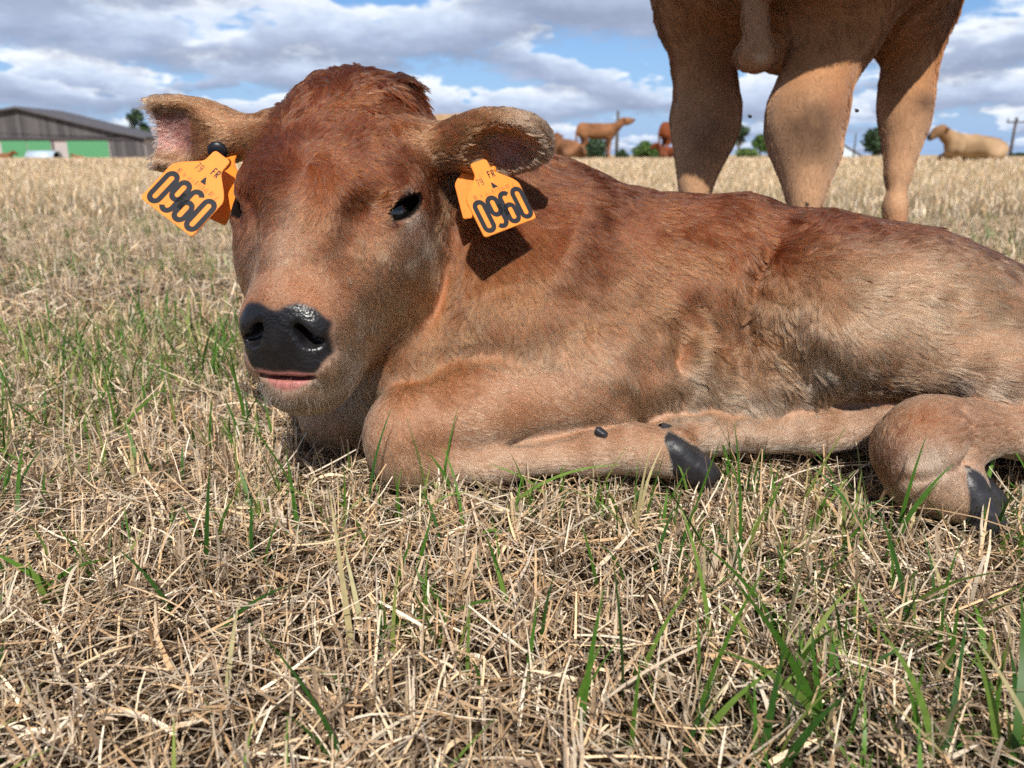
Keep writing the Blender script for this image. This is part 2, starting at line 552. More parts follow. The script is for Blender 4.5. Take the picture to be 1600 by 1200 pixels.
# --- ears
EL_C, ER_C = at(300, 214, .800), at(782, 226, .745)
def ear(base, tip, open_dir, wid, rb, dep=.022):
    c = (base + tip) / 2; ax = tip - base; L = np.linalg.norm(ax)
    F_ = frame(ax, open_dir)                      # x along, y across, z open side
    M.el(c + ax * .12, (L * .50, wid, .020), F_, 'ear', k=.02)
    M.el(c + ax * .13 + F_[2] * dep, (L * .42, wid * .78, .027), F_, 'ear', k=.010, op='-')
    M.rc(base - ax * .12, base + ax * .30, rb, rb * .80, 'ear', k=.035)
    return F_
EARL_B, EARL_T = at(385, 212, .905), at(206, 208, .905)
EARR_B, EARR_T = at(690, 228, .885), at(836, 220, .862)
EFL = ear(EARL_B, EARL_T, (.10, -.95, .06), .039, .017)
EFR = ear(EARR_B, EARR_T, (-.02, -.78, -.60), .038, .018, .024)
# --- the eyes sit on the skin where it comes out
for s_ in (-1, 1):
    M.el(hp(s_ * .070, .002, -.050), (.020, .012, .028), HM, 'head', k=.03, op='-')
_EYE0 = EYE
_eo = {}
for s_ in (-1, 1):
    tt_ = np.linspace(-.03, .05, 161)
    pt_ = _EYE0(s_) + tt_[:, None] * eye_frame(s_)[2]
    dd_, _, _ = M.nearest(pt_.astype(np.float32))
    _eo[s_] = _EYE0(s_) + eye_frame(s_)[2] * (tt_[np.nonzero(dd_ < 0)[0].max()] + .001)
EYE = lambda s_: _eo[s_]
for s_ in (-1, 1):
    E_ = eye_frame(s_); e0 = EYE(s_)
    M.el(e0 - E_[2] * .009, (.026, .017, .011), E_, 'head', k=.014)
    M.rc(e0 + E_[1] * .0135 - E_[0] * .004 + E_[2] * .002, e0 + E_[1] * .0120 + E_[0] * .018 + E_[2] * .003, .0060, .0055, 'head', k=.016)   # brow fold
# --- carved details
for s_ in (-1, 1):
    M.el(pp(s_ * .0235, .003, .004), (.0052, .012, .015), frame(HU * .80 + PE * s_ * .60, PN), 'head', k=.008, op='-')
    M.el(pp(s_ * .030, -.004, .003), (.009, .004, .010), PM, 'head', k=.006, op='-')
    M.el(EYE(s_) + eye_frame(s_)[2] * .004, (.0238, .0092, .012), eye_frame(s_), 'head', k=.003, op='-')
M.el(pp(0, -.0405, .0), (.024, .0026, .020), PM, 'head', k=.004, op='-')
for s_ in (-1, 1):
    M.rc(pp(s_ * .022, -.0400, .006), pp(s_ * .040, -.036, -.022), .0022, .0018, 'head', k=.004, op='-')          # mouth

M.sc = 1.0
def axis(*segs):
    o = []
    for a, b, h in segs:
        o.append(np.arange(a, b, h))
    return np.concatenate(o)
gx = axis((-.42, .02, .0027), (.02, .95, .005))
gy = axis((.50, .86, .0027), (.86, 1.26, .005))
gz = axis((-.01, .53, .0027),)

CREASES = [([at(1405, 752, .785), at(1452, 748, .775), at(1502, 722, .785)], .0055, .0026), ([at(1500, 640, .80), at(1512, 690, .795), at(1500, 722, .79)], .008, .005),
           ([at(1205, 400, .95), at(1180, 450, .93), at(1165, 520, .92), at(1150, 600, .93)], .016, .013),
           ([at(1010, 520, .93), at(1045, 560, .93), at(1060, 620, .93)], .012, .0065),
           ([at(1090, 480, .93), at(1120, 540, .93), at(1110, 600, .93)], .012, .0075),
           ([at(1130, 420, .94), at(1100, 470, .94)], .010, .008),
           ([at(720, 560, .93), at(640, 600, .92), at(590, 640, .92)], .012, .008),
           ([at(790, 695, .88), at(920, 672, .88), at(1040, 662, .88)], .008, .008)]
def warp(P):
    o = fbm(P, 22, 2, 3) * .0045 * sstep(P[:, 0], -.05, .1)
    near_flank = np.exp(-(((P[:, 0] - .26) / .10) ** 2 + ((P[:, 2] - .16) / .10) ** 2)) * (P[:, 1] < 1.02)
    o += near_flank * vnoise(P * (1.0, .5, .6), 34, 9) * .009
    for pts, wd, dp in CREASES:
        best = np.full(len(P), 9.0)
        for a, b in zip(pts[:-1], pts[1:]):
            ab = b - a; t = np.clip(((P - a) @ ab) / (ab @ ab), 0, 1)
            best = np.minimum(best, np.linalg.norm(P - a - t[:, None] * ab, axis=1))
        o += dp * np.exp(-(best / wd) ** 2)
    # the body is pressed flat where it lies on the ground
    o = np.where(P[:, 2] < .004, np.maximum(o, .0), o)
    return o
V, Q = M.solve(gx, gy, gz, warp)
N, FA = vnormals(V, Q)
print('calf mesh', len(V), len(Q))
WT = M.weights(V)

# ---- the hide's colours
C_BACK = np.array((.170, .037, .0095)); C_HEAD = np.array((.270, .066, .0170)); C_FLANK = np.array((.47, .178, .075))
C_MID = np.array((.285, .078, .025)); C_LEG = np.array((.74, .44, .275)); C_PALE = np.array(lin(222, 194, 168)); C_DARK = np.array(lin(60, 36, 26))
C_NOSE = np.array((.008, .008, .0095)); C_PINK = np.array(lin(176, 104, 100)); C_EAR = np.array(lin(226, 152, 140))
def spot(P, c, r):
    return np.exp(-(((P - c) / r) ** 2).sum(1))
def hide(P, WT):
    x, y, z = P.T
    h = hloc(P)
    n1 = fbm(P, 14, 3, 21); n2 = fbm(P, 45, 2, 33)
    # trunk: dark along the spine, paler downwards
    top = .362 - sstep(x, .1, .75) * .11
    tt = (top - z)
    c = lerp(C_BACK, C_MID, sstep(tt + n1 * .035, .0, .065)[:, None])
    c = lerp(c, C_FLANK, sstep(tt + n1 * .04, .06, .17)[:, None])
    c = lerp(c, C_LEG, (sstep(tt + n1 * .03, .16, .30) * .8)[:, None])
    thigh = sstep(spot(P, at(1450, 480, .87), np.array((.20, .20, .085))), .25, .9)
    c = lerp(c, C_LEG * (.86, .78, .70), (thigh * .8)[:, None])
    for px_, py_, d_, rx_, a_ in ((1278, 560, .90, .030, .55), (1310, 590, .885, .028, .5), (1520, 605, .845, .06, .45), (1180, 610, .93, .035, .35)):
        m_ = np.exp(-(((P - at(px_, py_, d_)) / np.array((rx_, .06, .026))) ** 2).sum(1))
        c = lerp(c, C_PALE * .9, (m_ * a_)[:, None])
    for px_, py_, d_, rx_, a_ in ((1018, 540, .94, .012, .6), (1100, 520, .94, .016, .55), (1085, 440, .95, .014, .4), (1150, 400, .955, .016, .45), (1180, 360, .965, .02, .5), (1235, 470, .94, .015, .35), (1130, 560, .94, .012, .45), (970, 450, .95, .02, .3), (1420, 350, .95, .03, .4), (1330, 460, .92, .03, .25), (1480, 540, .86, .03, .25)):  # dark partings between locks, their shade painted into the coat colour
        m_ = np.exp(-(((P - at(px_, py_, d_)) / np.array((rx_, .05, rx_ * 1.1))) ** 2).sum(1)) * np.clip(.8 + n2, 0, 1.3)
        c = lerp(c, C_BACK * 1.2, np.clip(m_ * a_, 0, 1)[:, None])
    leg = WT['fore_leg'] + WT['hind_leg']
    cl = lerp(lerp(C_FLANK * 1.2, C_LEG, .38), C_LEG, sstep(.075 - z + n1 * .02, -.02, .04)[:, None])
    cl = lerp(cl, C_PALE, (WT['hind_leg'] / (leg + 1e-6) * .35)[:, None])
    foot = spot(P, at(1430, 665, .79), np.array((.035, .06, .03)))
    cl = lerp(cl, C_FLANK * .95, np.clip(foot * 1.2, 0, 1)[:, None])
    dk = spot(P, at(1385, 715, .80), np.array((.012, .05, .04)))  # darker hair along the left edge of the hind fetlock
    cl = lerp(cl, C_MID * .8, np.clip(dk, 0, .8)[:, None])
    patch = spot(P, at(1450, 715, .785), np.array((.022, .05, .020)))
    cl = lerp(cl, C_PALE * 1.05, np.clip(patch, 0, 1)[:, None])
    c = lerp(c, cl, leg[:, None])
    # head
    u, v, w_ = h.T
    ch = lerp(C_HEAD, C_BACK * 1.25, sstep(w_ + n1 * .02, .03, .14)[:, None])
    ch = lerp(ch, lerp(C_FLANK * 1.30, C_LEG, .22), (sstep(-w_ + n1 * .03, -.005, .11) * .9)[:, None])
    ch = lerp(ch, C_FLANK * 1.35, (sstep(np.abs(u) + n1 * .01, .055, .085) * sstep(-v, .045, .10) * .85)[:, None])  # pale tan cheek sides, lightened further in place of sunlight
    ch = lerp(ch, C_PALE * .90, (sstep(-w_, .125, .152) * sstep(-v + n2 * .01, -.01, .09))[:, None] * .8)
    blaze = np.exp(-((u / .012) ** 2)) * sstep(-w_, .02, .07) * sstep(v, -.03, -.01)
    ch = lerp(ch, C_PALE, (blaze * .22)[:, None])
    for px_, py_, d_, r_, a_ in ((648, 388, .87, .026, .6), (600, 470, .84, .03, .4), (560, 520, .80, .022, .45)):
        m_ = np.exp(-(((P - at(px_, py_, d_)) / np.array((r_, .06, r_ * 1.1))) ** 2).sum(1))
        ch = lerp(ch, C_PALE * (.82, .74, .66), (m_ * a_)[:, None])
    for s_ in (-1, 1):
        e = EYE(s_)
        q = P - e
        E_ = eye_frame(s_)
        el_, ea_ = q @ E_[0], q @ E_[1]
        under = np.exp(-(((el_ + .004) / .020) ** 2 + ((ea_ + .0165) / .0065) ** 2 + (q @ E_[2] / .03) ** 2))
        over = np.exp(-(((el_ - .003) / .010) ** 2 + ((ea_ - .0180) / .0040) ** 2 + (q @ E_[2] / .03) ** 2))
        ch = lerp(ch, C_PALE, np.clip(under * .95 + over * .7, 0, .9)[:, None] * (1.0 if s_ > 0 else .25))
        inner = np.exp(-(((el_ + .027) / .008) ** 2 + ((ea_ + .004) / .0035) ** 2 + (q @ E_[2] / .03) ** 2))
        ch = lerp(ch, C_DARK * .2, np.clip(np.maximum(sstep(-((el_ / .0265) ** 2 + (ea_ / .0125) ** 2), -1.15, -.85) * (np.abs(q @ E_[2]) < .03), inner), 0, 1)[:, None])
    c = lerp(c, ch, WT['head'][:, None])
    cn = lerp(C_MID, C_FLANK, sstep(.36 - z + n1 * .03, .05, .17)[:, None])
    c = lerp(c, cn, WT['neck'][:, None])
    # ears: pale fringed rim, pink bare skin inside
    ce = np.tile(C_FLANK * 1.05, (len(P), 1))
    for B_, T_, F_ in ((EARL_B, EARL_T, EFL), (EARR_B, EARR_T, EFR)):
        q = P - (B_ + T_) / 2; L = np.linalg.norm(T_ - B_)
        a1, a2, a3 = q @ F_[0] / L, q @ F_[1], q @ F_[2]
        m_ = (np.abs(a1) < .75) & (np.abs(a2) < .06) & (np.abs(a3) < .05)
        ins = sstep(-np.abs(a2 + .004), -.026, -.012) * sstep(-np.abs(a1 - .06), -.34, -.18) * sstep(-a3, -.012, -.004) * (a3 > -.016)
        ce2 = lerp(C_FLANK * 1.05, C_PALE * .8, sstep(a1, -.1, .4)[:, None] * .35)
        ce2 = lerp(ce2, C_EAR, (ins * .9)[:, None])
        ce = np.where(m_[:, None], ce2, ce)
    c = lerp(c, ce, WT['ear'][:, None])
    return c * (1 + .09 * n2 + .06 * n1)[:, None]
def skin_extra(P):
    """bare nose pad and lips"""
    q = (P - PC) @ PM.T / HS
    u, e, n = q.T
    n2 = fbm(P, 60, 2, 41) * .0015
    au = np.abs(u)
    topl = .0290 - .0028 * np.cos(np.clip(au / .040, 0, 1) * 6.2) - sstep(au, .032, .048) * .014
    botl = -.0325 + sstep(au, .029, .046) * .015
    near = sstep(n, -.040, -.032)
    nose = sstep(topl - e + n2 * 1.6, -.0030, .0022) * sstep(e - botl + n2 * 1.6, -.0025, .002) * sstep(.0465 - au + n2 * 1.6, -.0015, .003) * near
    lip = sstep(-e + n2, .030, .0335) * sstep(e + .037 + .0150 * (1 - np.clip(au / .028, 0, 1) ** 2), -.002, .002) * sstep(.026 - au, -.005, .003) * sstep(n, -.034, -.024)
    return nose, lip * (1 - nose)
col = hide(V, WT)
nose_m, lip_m = skin_extra(V)
_mott = np.clip(fbm(V, 90, 3, 46) + .1, 0, 1)
skin = lerp(lerp(col, col.mean(1, keepdims=True), .10) * .50, C_NOSE * (1 + 1.6 * _mott)[:, None] * (1.12, 1.0, .95), nose_m[:, None]); ear_in = np.clip((col[:, 2] / (col[:, 0] + 1e-6) - .40) * 8, 0, 1) * WT['ear']
skin = lerp(skin, C_EAR, (ear_in * .9)[:, None]); skin = lerp(skin, C_PINK * .95, (lip_m * (.75 + .25 * fbm(V, 260, 2, 44)))[:, None])
bodym, t = mat_new('calf_hide')
a = t.n('ShaderNodeAttribute', attribute_name='tint')
wet = t.n('ShaderNodeAttribute', attribute_name='wet')
tcn = t.n('ShaderNodeTexCoord')
vor = t.n('ShaderNodeTexVoronoi', {'Vector': tcn.outputs['Object'], 'Scale': 330.0})
nz = t.n('ShaderNodeTexNoise', {'Vector': tcn.outputs['Object'], 'Scale': 160.0, 'Detail': 4.0})
ht = t.math('ADD', t.math('MULTIPLY', vor.outputs[0], .5), nz.outputs[0])
bp = t.n('ShaderNodeBump', {'Height': ht, 'Strength': .5, 'Distance': .0017})
b = t.n('ShaderNodeBsdfPrincipled', {'Base Color': a.outputs['Color'],
        'Roughness': t.math('MULTIPLY_ADD', t.math('SUBTRACT', t.n('ShaderNodeTexNoise', {'Vector': tcn.outputs['Object'], 'Scale': 55.0, 'Detail': 4.0}).outputs[0], .5), .5, t.n('ShaderNodeMapRange', {0: wet.outputs['Fac'], 3: .8, 4: .34}).outputs[0], True),
        'Specular IOR Level': t.n('ShaderNodeMapRange', {0: wet.outputs['Fac'], 3: .15, 4: .45}).outputs[0],
        'Normal': bp.outputs[0]})
t.n('ShaderNodeOutputMaterial', {0: b})
me = mesh_np('body', V, Q, bodym, True, skin)
at_w = me.attributes.new('wet', 'FLOAT', 'POINT')
at_w.data.foreach_set('value', np.clip(nose_m + lip_m * .8, 0, 1).astype(np.float32))
body_o = link('body', me, calf)

# ---- eyes
eye_m, t = mat_new('eye_ball')
b = t.n('ShaderNodeBsdfPrincipled', {'Base Color': (.006, .005, .005, 1), 'Roughness': .06, 'Specular IOR Level': .6, 'Coat Weight': .6, 'Coat Roughness': .03})
t.n('ShaderNodeOutputMaterial', {0: b})
def uv_sphere(c, r, seg=32, rings=20):
    bm = bmesh.new()
    bmesh.ops.create_uvsphere(bm, u_segments=seg, v_segments=rings, radius=r)
    bmesh.ops.translate(bm, verts=bm.verts, vec=c)
    return bm
def bm_mesh(name, bm, mat, smooth=True):
    me = bpy.data.meshes.new(name)
    for f in bm.faces:
        f.smooth = smooth
    bm.to_mesh(me); bm.free()
    me.materials.append(mat)
    return me
for s_ in (-1, 1):
    ec = EYE(s_) - eye_frame(s_)[2] * .0155
    link('eye', bm_mesh('eye', uv_sphere(ec, .0200), eye_m), calf)

# ---- hooves: tapered horn claws, two to a foot, and dew claws
horn_m = simple_mat('hoof_horn', lin(42, 41, 44), rough=.42, var=.75, scale=55, spec=.45, bump=.3)
def hoof(c, ax, up, L, r0, r1, name='hoof'):
    F_ = frame(ax, up)
    c = np.asarray(c) - F_[0] * .22 * L; L = L * 1.22
    ns, nr = 26, 20
    vs = []; 
    for i in range(ns + 1):
        t_ = i / ns
        ring_ = 1 + .006 * math.sin(t_ * 40 + 1)
        grow_ = .70 + .30 * min(1, t_ / .25) ** .6
        tipf = math.sqrt(max(0.0, 1 - max(0.0, (t_ - .80) / .205) ** 2) + .001)
        hw = r0 * .80 * grow_ * ring_ * (1 - .35 * t_ ** 2.2) * tipf
        ztop = r0 * grow_ * ring_ * (1 - .78 * t_ ** 1.15) * (.55 + .45 * tipf)
        zbot = -r0 * (.62 + .10 * t_) * grow_ * (.75 + .25 * tipf)
        zc = (ztop + zbot) / 2; zh = (ztop - zbot) / 2
        for j in range(nr):
            a_ = 2 * math.pi * j / nr
            ca, sa = math.cos(a_), math.sin(a_)
            e_ = .80 if sa > 0 else .55
            yy = math.copysign(abs(ca) ** e_, ca) * hw; zz = zc + math.copysign(abs(sa) ** (.9 if sa > 0 else .6), sa) * zh * (1 if tipf > .2 else .9)
            vs.append(np.asarray(c) + F_[0] * (t_ * L) + F_[1] * yy + F_[2] * zz)
    q = [(i * nr + j, i * nr + (j + 1) % nr, (i + 1) * nr + (j + 1) % nr, (i + 1) * nr + j) for i in range(ns) for j in range(nr)]
    return np.array(vs), np.array(q)
def add_hoof(c, ax, up, L, r0, r1, parent=calf, m=None):
    v_, q_ = hoof(c, ax, up, L, r0, r1)
    return link('hoof', mesh_np('hoof', v_, q_, m or horn_m), parent)
fc = at(1046, 706, .882)
add_hoof(fc + (-.002, -.008, .003), at(1122, 742, .876) - fc, (.6, -.35, 1), .062, .028, .021)
add_hoof(fc + (-.004, .018, .006), at(1104, 733, .882) - fc, (.5, .2, 1), .052, .025, .019)
hc = at(1490, 764, .806)
add_hoof(hc + (.0, -.006, .006), at(1548, 822, .792) - hc, (.75, -.45, .7), .064, .030, .022)
add_hoof(hc + (.012, .016, .006), at(1548, 795, .80) - hc, (.7, -.1, .7), .055, .027, .020)
fh = at(1050, 690, .925)
add_hoof(fh, (-1, -.05, -.25), (0, 0, 1), .055, .022, .017)
for p_, d_ in ((at(934, 674, .862), (.8, -.35, -.2)), (at(1508, 692, .803), (.6, -.5, -.6))):
    add_hoof(p_, d_, (0, -.4, 1), .012, .0068, .005)
# ================================================================== fur
CURVE_HAIR = True
def hair_mat(name, rough=.34, radial=.60, coat=.0):
    m, t = mat_new(name)
    a = t.n('ShaderNodeAttribute', attribute_name='tint')
    b = t.n('ShaderNodeBsdfHairPrincipled', {'Color': a.outputs['Color'], 'Roughness': rough, 'Radial Roughness': radial,
            'Coat': coat, 'IOR': 1.34, 'Random Roughness': .3}, parametrization='COLOR', model='CHIANG')
    t.n('ShaderNodeOutputMaterial', {0: b})
    return m

def make_curves(name, pts, rad, colr, mat, parent):
    """pts (n, k, 3), rad (n, k), colr (n, 3): one Curves object"""
    n, k = pts.shape[:2]
    cu = bpy.data.hair_curves.new(name)
    cu.add_curves([k] * n)
    cu.attributes['position'].data.foreach_set('vector', np.ascontiguousarray(pts, np.float32).ravel())
    ra = cu.attributes.get('radius') or cu.attributes.new('radius', 'FLOAT', 'POINT')
    ra.data.foreach_set('value', np.ascontiguousarray(rad, np.float32).ravel())
    ca = cu.attributes.new('tint', 'FLOAT_COLOR', 'CURVE')
    c4 = np.ones((n, 4), np.float32); c4[:, :3] = colr
    ca.data.foreach_set('color', c4.ravel())
    cu.materials.append(mat)
    return link(name, cu, parent)

def scatter(V, Q, FA, N, count, wface):
    """random points on a quad mesh, weighted per face; returns P, normal, quad id"""
    pr = FA * wface; pr = pr / pr.sum()
    f = rng.choice(len(Q), count, p=pr)
    a, b = rng.random((2, count, 1))
    q = Q[f]
    P = lerp(lerp(V[q[:, 0]], V[q[:, 1]], a), lerp(V[q[:, 3]], V[q[:, 2]], a), b)
    n_ = lerp(lerp(N[q[:, 0]], N[q[:, 1]], a), lerp(N[q[:, 3]], N[q[:, 2]], a), b)
    return P, n_ / (np.linalg.norm(n_, axis=1, keepdims=True) + 1e-9), f

def flow_from(guides, px, py, pw=2.5):
    """blend 2D comb directions given at photo pixels"""
    G = np.array(guides, float)
    D2 = (px[:, None] - G[None, :, 0]) ** 2 + (py[:, None] - G[None, :, 1]) ** 2
    w_ = 1.0 / (D2 + 400.0) ** (pw / 2 + .4)
    w_ /= w_.sum(1, keepdims=True)
    d = G[:, 2:4] / np.linalg.norm(G[:, 2:4], axis=1, keepdims=True)
    return w_ @ d

def whorl(guides, cx, cy, r, n=10, twist=.35, sgn=1):
    for i in range(n):
        a = 2 * math.pi * i / n
        guides.append((cx + r * math.cos(a), cy + r * math.sin(a), math.cos(a + twist) * sgn, math.sin(a + twist) * sgn))

GH = []                                   # head
whorl(GH, 480, 262, 28, 10, .5); whorl(GH, 480, 262, 75, 12, .4)
GH += [(535, 130, -.1, -1), (480, 140, -.5, -.7), (600, 140, .6, -.6), (430, 190, -.6, -.3), (620, 210, .9, .2), (650, 190, .9, .3),
       (560, 170, .4, -.8), (520, 200, .1, -1), (470, 195, -.3, -.9), (540, 110, 0, -1), (590, 120, .6, -.3), (640, 150, .6, .8),
       (390, 280, -.4, .9), (385, 350, -.3, 1), (390, 420, -.3, .9), (430, 380, -.3, 1), (460, 420, 0, 1), (500, 380, .5, .9), (480, 450, 0, 1),
       (540, 330, .8, .6), (580, 290, .8, .1), (600, 260, .9, .1), (570, 380, .6, .8), (600, 400, .5, .9), (640, 400, .2, 1), (660, 330, .2, 1),
       (670, 260, .4, .9), (690, 300, .2, 1), (550, 450, .6, .8), (530, 500, .9, .3), (540, 540, .9, .3), (580, 500, .6, .8), (610, 480, .4, 1),
       (560, 585, .6, .7), (480, 615, .1, 1), (420, 610, -.2, 1), (380, 560, -.4, .8), (520, 600, .4, .9), (640, 470, .2, 1), (620, 520, .2, 1),
       (420, 470, -.4, .6), (500, 470, .5, .5), (450, 480, 0, .5), (420, 300, -.8, .4), (430, 240, -.9, -.2), (545, 235, .9, -.3),
       (562, 305, 1, .0), (545, 318, 1, .1), (575, 322, 1, .0), (540, 345, .95, .3), (598, 312, 1, -.1), (565, 340, .95, .25), (610, 455, .8, .6), (640, 440, .7, .7), (585, 520, .85, .5)]
GB = [(760, 300, .5, .9), (820, 290, .9, .3), (900, 290, 1, .1), (1000, 310, 1, .25), (1100, 325, 1, .2), (1200, 330, 1, .2), (1300, 340, 1, .2),
      (1400, 350, 1, .25), (1500, 380, 1, .4), (1580, 420, .8, .6),
      (720, 420, .2, 1), (700, 500, -.2, 1), (680, 470, .0, 1), (780, 480, .2, 1), (850, 420, .5, .9), (900, 380, .8, .6), (820, 540, .1, 1),
      (880, 500, .5, .9), (950, 450, .7, .7), (950, 380, .9, .4), (1000, 500, .7, .8), (1040, 420, .8, .6), (950, 560, .7, .8), (1000, 600, .7, .8),
      (1060, 600, .6, .6), (1100, 380, .6, .7), (1130, 440, .1, 1), (1100, 500, .6, .7), (1150, 520, .0, 1), (1170, 580, .1, 1), (1120, 600, .8, .5),
      (1080, 540, .9, .5), (1160, 380, .5, .8), (1190, 400, -.3, 1), (1210, 460, -.2, 1),
      (1230, 380, 1, -.1), (1280, 370, 1, 0), (1260, 450, .5, .8), (1240, 520, .3, .9), (1280, 560, .5, .8), (1350, 430, .9, .4), (1340, 520, .7, .6),
      (1420, 450, .9, .4), (1420, 540, .9, .4), (1500, 480, .9, .4), (1500, 560, 1, .15), (1580, 500, .9, .4), (1590, 590, 1, 0), (1400, 590, 1, .2),
      (1450, 400, 1, .3), (1540, 440, .9, .5)]
GL = [(600, 640, -.2, .9), (700, 590, .6, .4), (760, 620, .9, .3), (830, 600, .8, .5), (860, 660, 1, .25), (620, 720, .2, 1), (680, 660, .7, .4), (660, 740, .8, .4),
      (760, 720, 1, .05), (900, 710, 1, -.05), (1000, 700, 1, .1), (1060, 710, .8, .4), (930, 640, .7, .7),
      (1100, 670, -1, .05), (1250, 670, -1, .1), (1350, 660, -1, .1), (1400, 640, -.9, .2),
      (1560, 680, -1, -.05), (1500, 670, -1, .0), (1440, 650, -.6, .6), (1390, 690, 0, 1), (1420, 740, .4, 1), (1460, 700, .3, .9), (1490, 740, .6, .8), (1580, 700, -1, 0)]
GE_L = [(380, 215, -1, -.1), (300, 180, -1, -.05), (240, 180, -1, .1), (330, 200, -1, .15), (280, 205, -.9, .5), (230, 210, -1, .5), (250, 240, -.8, .8), (300, 250, -.6, .8), (350, 235, -.7, .7), (212, 195, -1, .3)]
GE_R = [(700, 225, 1, -.35), (760, 195, 1, -.2), (820, 185, 1, .1), (860, 210, .8, .6), (740, 230, 1, -.1), (800, 225, 1, .3), (830, 250, .7, .9), (780, 250, .8, .5), (840, 215, .9, .5)]

def comb(P, n_, WT):
    px, py, d = project(P)
    fh, fb, fl = flow_from(GH, px, py), flow_from(GB, px, py), flow_from(GL, px, py)
    fe = np.where((px < 520)[:, None], flow_from(GE_L, px, py), flow_from(GE_R, px, py))
    wl = WT['fore_leg'] + WT['hind_leg']
    f = fh * WT['head'][:, None] + fb * (WT['body'] + WT['neck'])[:, None] + fl * wl[:, None] + fe * WT['ear'][:, None]
    T = f[:, :1] * CX - f[:, 1:] * CU
    hid = n_ @ CF > .25                       # far side: hair simply runs backwards and down
    T = np.where(hid[:, None], np.array((.8, 0, -.6)), T)
    T = T - n_ * (T * n_).sum(1, keepdims=True)
    return T / (np.linalg.norm(T, axis=1, keepdims=True) + 1e-6)

def rotate_about(T, n_, a):
    B = np.cross(n_, T)
    return T * np.cos(a)[:, None] + B * np.sin(a)[:, None]

def grow(P, n_, T, L, lift, curl, clump_sz, clump_amt, K=6, seed=0, droop=.0, model=None):
    """hair strands: lie along T, lifted by lift, locks pulled together towards their tips"""
    n = len(P)
    t = np.linspace(0, 1, K)
    B = np.cross(n_, T)
    ph = rng.uniform(-1, 1, n)
    pts = np.zeros((n, K, 3))
    side = curl * (vnoise(P, 55, seed + 5) * 1.3 + vnoise(P, 130, seed + 6) * .5 + ph * .15)
    wav = .10 * curl * vnoise(P, 90, seed + 9)
    for k, tk in enumerate(t):
        up = lift * tk * (1 - .42 * tk)
        sd = side * tk * tk * .6 + wav * math.sin(tk * 7.0)
        pts[:, k] = P + (T * (tk * (1 - .12 * tk)) + n_ * up[:, None] + B * sd[:, None]) * L[:, None]
    # the strands follow the skin: they keep their height above it instead of sinking in or flying off
    if model is not None:
        for k in range(1, K):
            d_ = model.sample(pts[:, k])
            want = (lift * t[k] * (1 - .42 * t[k])) * L + .0006
            mv = np.where(np.isnan(d_), 0, np.clip(want - d_, -.5 * L, .9 * L))
            pts[:, k] += n_ * mv[:, None] * .9
    # locks
    rl = np.random.default_rng(seed + 31)
    if clump_sz > 0:
        nc = max(8, int(n / clump_sz))
        sel = rng.choice(n, nc, replace=False)
        kd = kdtree.KDTree(nc)
        mid = P + T * L[:, None] * .5
        for i, s_ in enumerate(sel):
            kd.insert(mid[s_], i)
        kd.balance()
        near = np.fromiter((kd.find(p)[1] for p in mid), np.int64, n)
        lead = sel[near]
        lk_l = rl.normal(0, 1, n)[lead]
        hgt = np.clip(lift * .16 * lk_l, -.04, .10)
        for k, tk in enumerate(t):
            pts[:, k] += n_ * (hgt * tk * L)[:, None]
        amt = clump_amt * (.6 + .5 * rng.random(n))
        amt = amt * (np.linalg.norm(P - P[lead], axis=1) < .02)
        for k, tk in enumerate(t):
            wgt = np.clip(amt * tk ** 1.6, 0, .95)[:, None]
            pts[:, k] = lerp(pts[:, k], pts[lead, k] + (pts[:, 0] - pts[lead, 0]) * .22, wgt)
        lockr = np.random.default_rng(seed + 77).normal(0, 1, n)[lead]
    else:
        lockr = np.zeros(n)
    return pts, lockr

